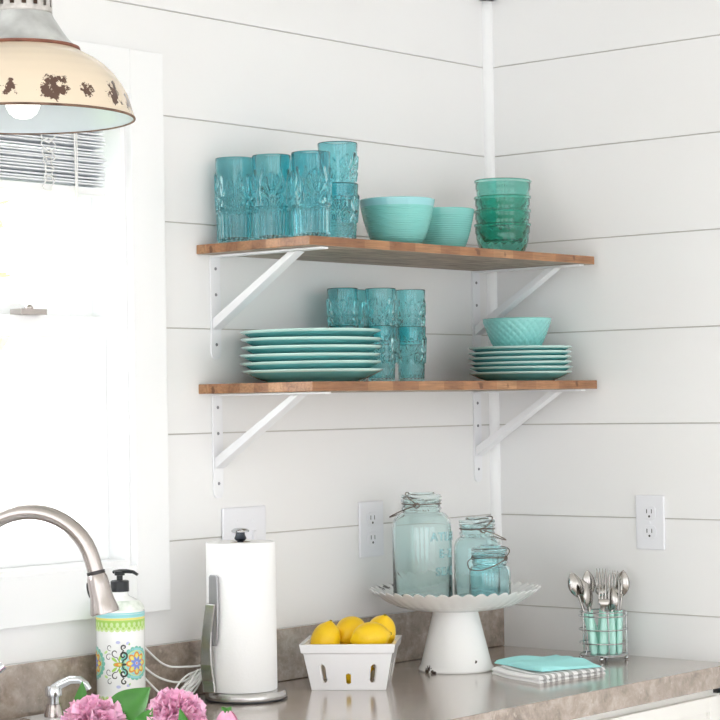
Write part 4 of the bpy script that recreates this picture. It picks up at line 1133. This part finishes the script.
def flower(label, P, R, seed, leaves):
    t = thing('peony', label, 'flower', P)
    obj('bloom', peony_bloom(R, seed), petal_m, t, angle=80)
    obj('stem', stem_mb((0,0,-R*.4), vasein-Vector(P)+Vector(((-.016,-.008,0) if seed == 11 else (.014,.008,0)))), stem_m, t)
    for (b, tp_, w, nr) in leaves:
        mb = MB(); leaf(mb, b, tp_, w, nr); obj('leaf', mb, leaf_m, t)
    return t
fr, ff = Vector((.65,-.76,0)), Vector((.76,.65,0))
def rel(r, f, u): v = fr*r+ff*f; return (v.x, v.y, u)
flower('large pink peony at the left in front of the patterned bottle', (-1.486,-.308,.9300), .055, 11,
       [(rel(-.03,.05,-.03),rel(-.028,.075,.066),.020,(-.7,-.6,.3)), (rel(.05,.01,-.03),rel(.075,.02,.03),.030,(-.7,-.6,.5))])
flower('large pink peony at the right in front of the paper towel holder', (-1.399,-.405,.9430), .050, 23,
       [(rel(-.03,-.052,-.04),rel(.022,-.045,.006),.012,(-.6,-.5,.7)), (rel(.030,-.06,-.04),rel(.012,-.054,.024),.013,(-.7,-.6,.2))])
lf = thing('peony_sprig', 'broad green peony leaf standing between the two pink blooms', 'leaf', (-1.447,-.357,.93))
mb = MB(); leaf(mb, rel(-.034,.0,.005), rel(.028,.012,.062), .034, (-.72,-.62,.35)); obj('leaf', mb, leaf_m, lf)
mb = MB(); leaf(mb, rel(.01,-.02,-.01), rel(.034,-.02,.034), .017, (-.65,-.6,.5)); obj('leaf', mb, leaf_m, lf)
obj('stem', stem_mb((0,0,-.015), vasein-Vector((-1.447,-.357,.93))+Vector((-.012,.016,0))), stem_m, lf)
bd_ = thing('peony_bud', 'small closed pink peony bud at the bottom edge beside the towel holder', 'flower', (-1.345,-.468,.930))
mb = MB()
for k in range(7):
    a = k*2.4
    def fn(u,v, a=a, k=k):
        x = (u-.5)*2; t = a+x*.75; r = (.0185-.0006*k)*math.sin(PI*(.12+.8*v))**.7*(1.02+.03*math.sin(3*x+k)); return (r*math.cos(t), r*math.sin(t), -.02+.042*v+.002*math.sin(4*x+k)*v)
    mb.grid(fn,10,10)
obj('bloom', mb, bud_m, bd_)
mb = MB()
for k in range(4):
    a = k*PI/2+.3; leaf(mb, (.004*math.cos(a),.004*math.sin(a),-.021), (.018*math.cos(a),.018*math.sin(a),.004), .007, (math.cos(a),math.sin(a),.3))
leaf(mb, (0,0,.02),(-.006,.006,.030),.005,(-.7,-.6,.2)); leaf(mb,(0,0,.02),(.008,-.003,.029),.005,(-.7,-.6,.2))
obj('sepal', mb, leaf_m, bd_)
obj('stem', stem_mb((0,0,-.02), vasein-Vector((-1.345,-.468,.930))+Vector((.016,-.016,0))), stem_m, bd_)

# ------------------------------------------------------------------ light, world, camera
w = bpy.data.worlds.new('World'); sc.world = w; w.use_nodes = True
nt = w.node_tree; N = nt.nodes; L = nt.links; bg = N['Background']
tc = N.new('ShaderNodeTexCoord'); sp_ = N.new('ShaderNodeSeparateXYZ'); L.new(tc.outputs['Generated'], sp_.inputs[0])
mr = N.new('ShaderNodeMapRange'); mr.interpolation_type = 'SMOOTHSTEP'
mr.inputs['From Min'].default_value = -.15; mr.inputs['From Max'].default_value = .5; mr.inputs['To Min'].default_value = 2.95; mr.inputs['To Max'].default_value = 9.0
L.new(sp_.outputs['Y'], mr.inputs['Value']); L.new(mr.outputs[0], bg.inputs['Strength'])
bg.inputs['Color'].default_value = (.955,.972,1,1)

F = Vector((math.cos(.0210236)*math.cos(.709244), math.cos(.0210236)*math.sin(.709244), math.sin(.0210236)))
yaw, pitch, rl = math.radians(40.6366), math.radians(1.2045), math.radians(-.9534)
F = Vector((math.cos(pitch)*math.cos(yaw), math.cos(pitch)*math.sin(yaw), math.sin(pitch)))
Rt = Vector((math.sin(yaw), -math.cos(yaw), 0)); Up = Rt.cross(F)
R2 = Rt*math.cos(rl)+Up*math.sin(rl); U2 = -Rt*math.sin(rl)+Up*math.cos(rl)
cam = bpy.data.cameras.new('Camera'); co = bpy.data.objects.new('Camera', cam); col.objects.link(co)
Mx = Matrix((R2, U2, -F)).transposed().to_4x4(); Mx.translation = Vector((-3.7895,-2.8607,1.4421)); co.matrix_world = Mx
cam.sensor_width = 36; cam.lens = 2115.25*36/720; cam.clip_start = .05; cam.clip_end = 100
sc.camera = co
sc.view_settings.view_transform = 'Standard'; sc.view_settings.look = 'None'; sc.view_settings.gamma = 1; sc.view_settings.exposure = 0
try: sc.view_settings.use_curve_mapping = False
except Exception: pass
cy = sc.cycles
cy.max_bounces = 20; cy.transmission_bounces = 20; cy.diffuse_bounces = 6; cy.glossy_bounces = 8; cy.transparent_max_bounces = 16
cy.sample_clamp_indirect = 8
cy.use_denoising = True
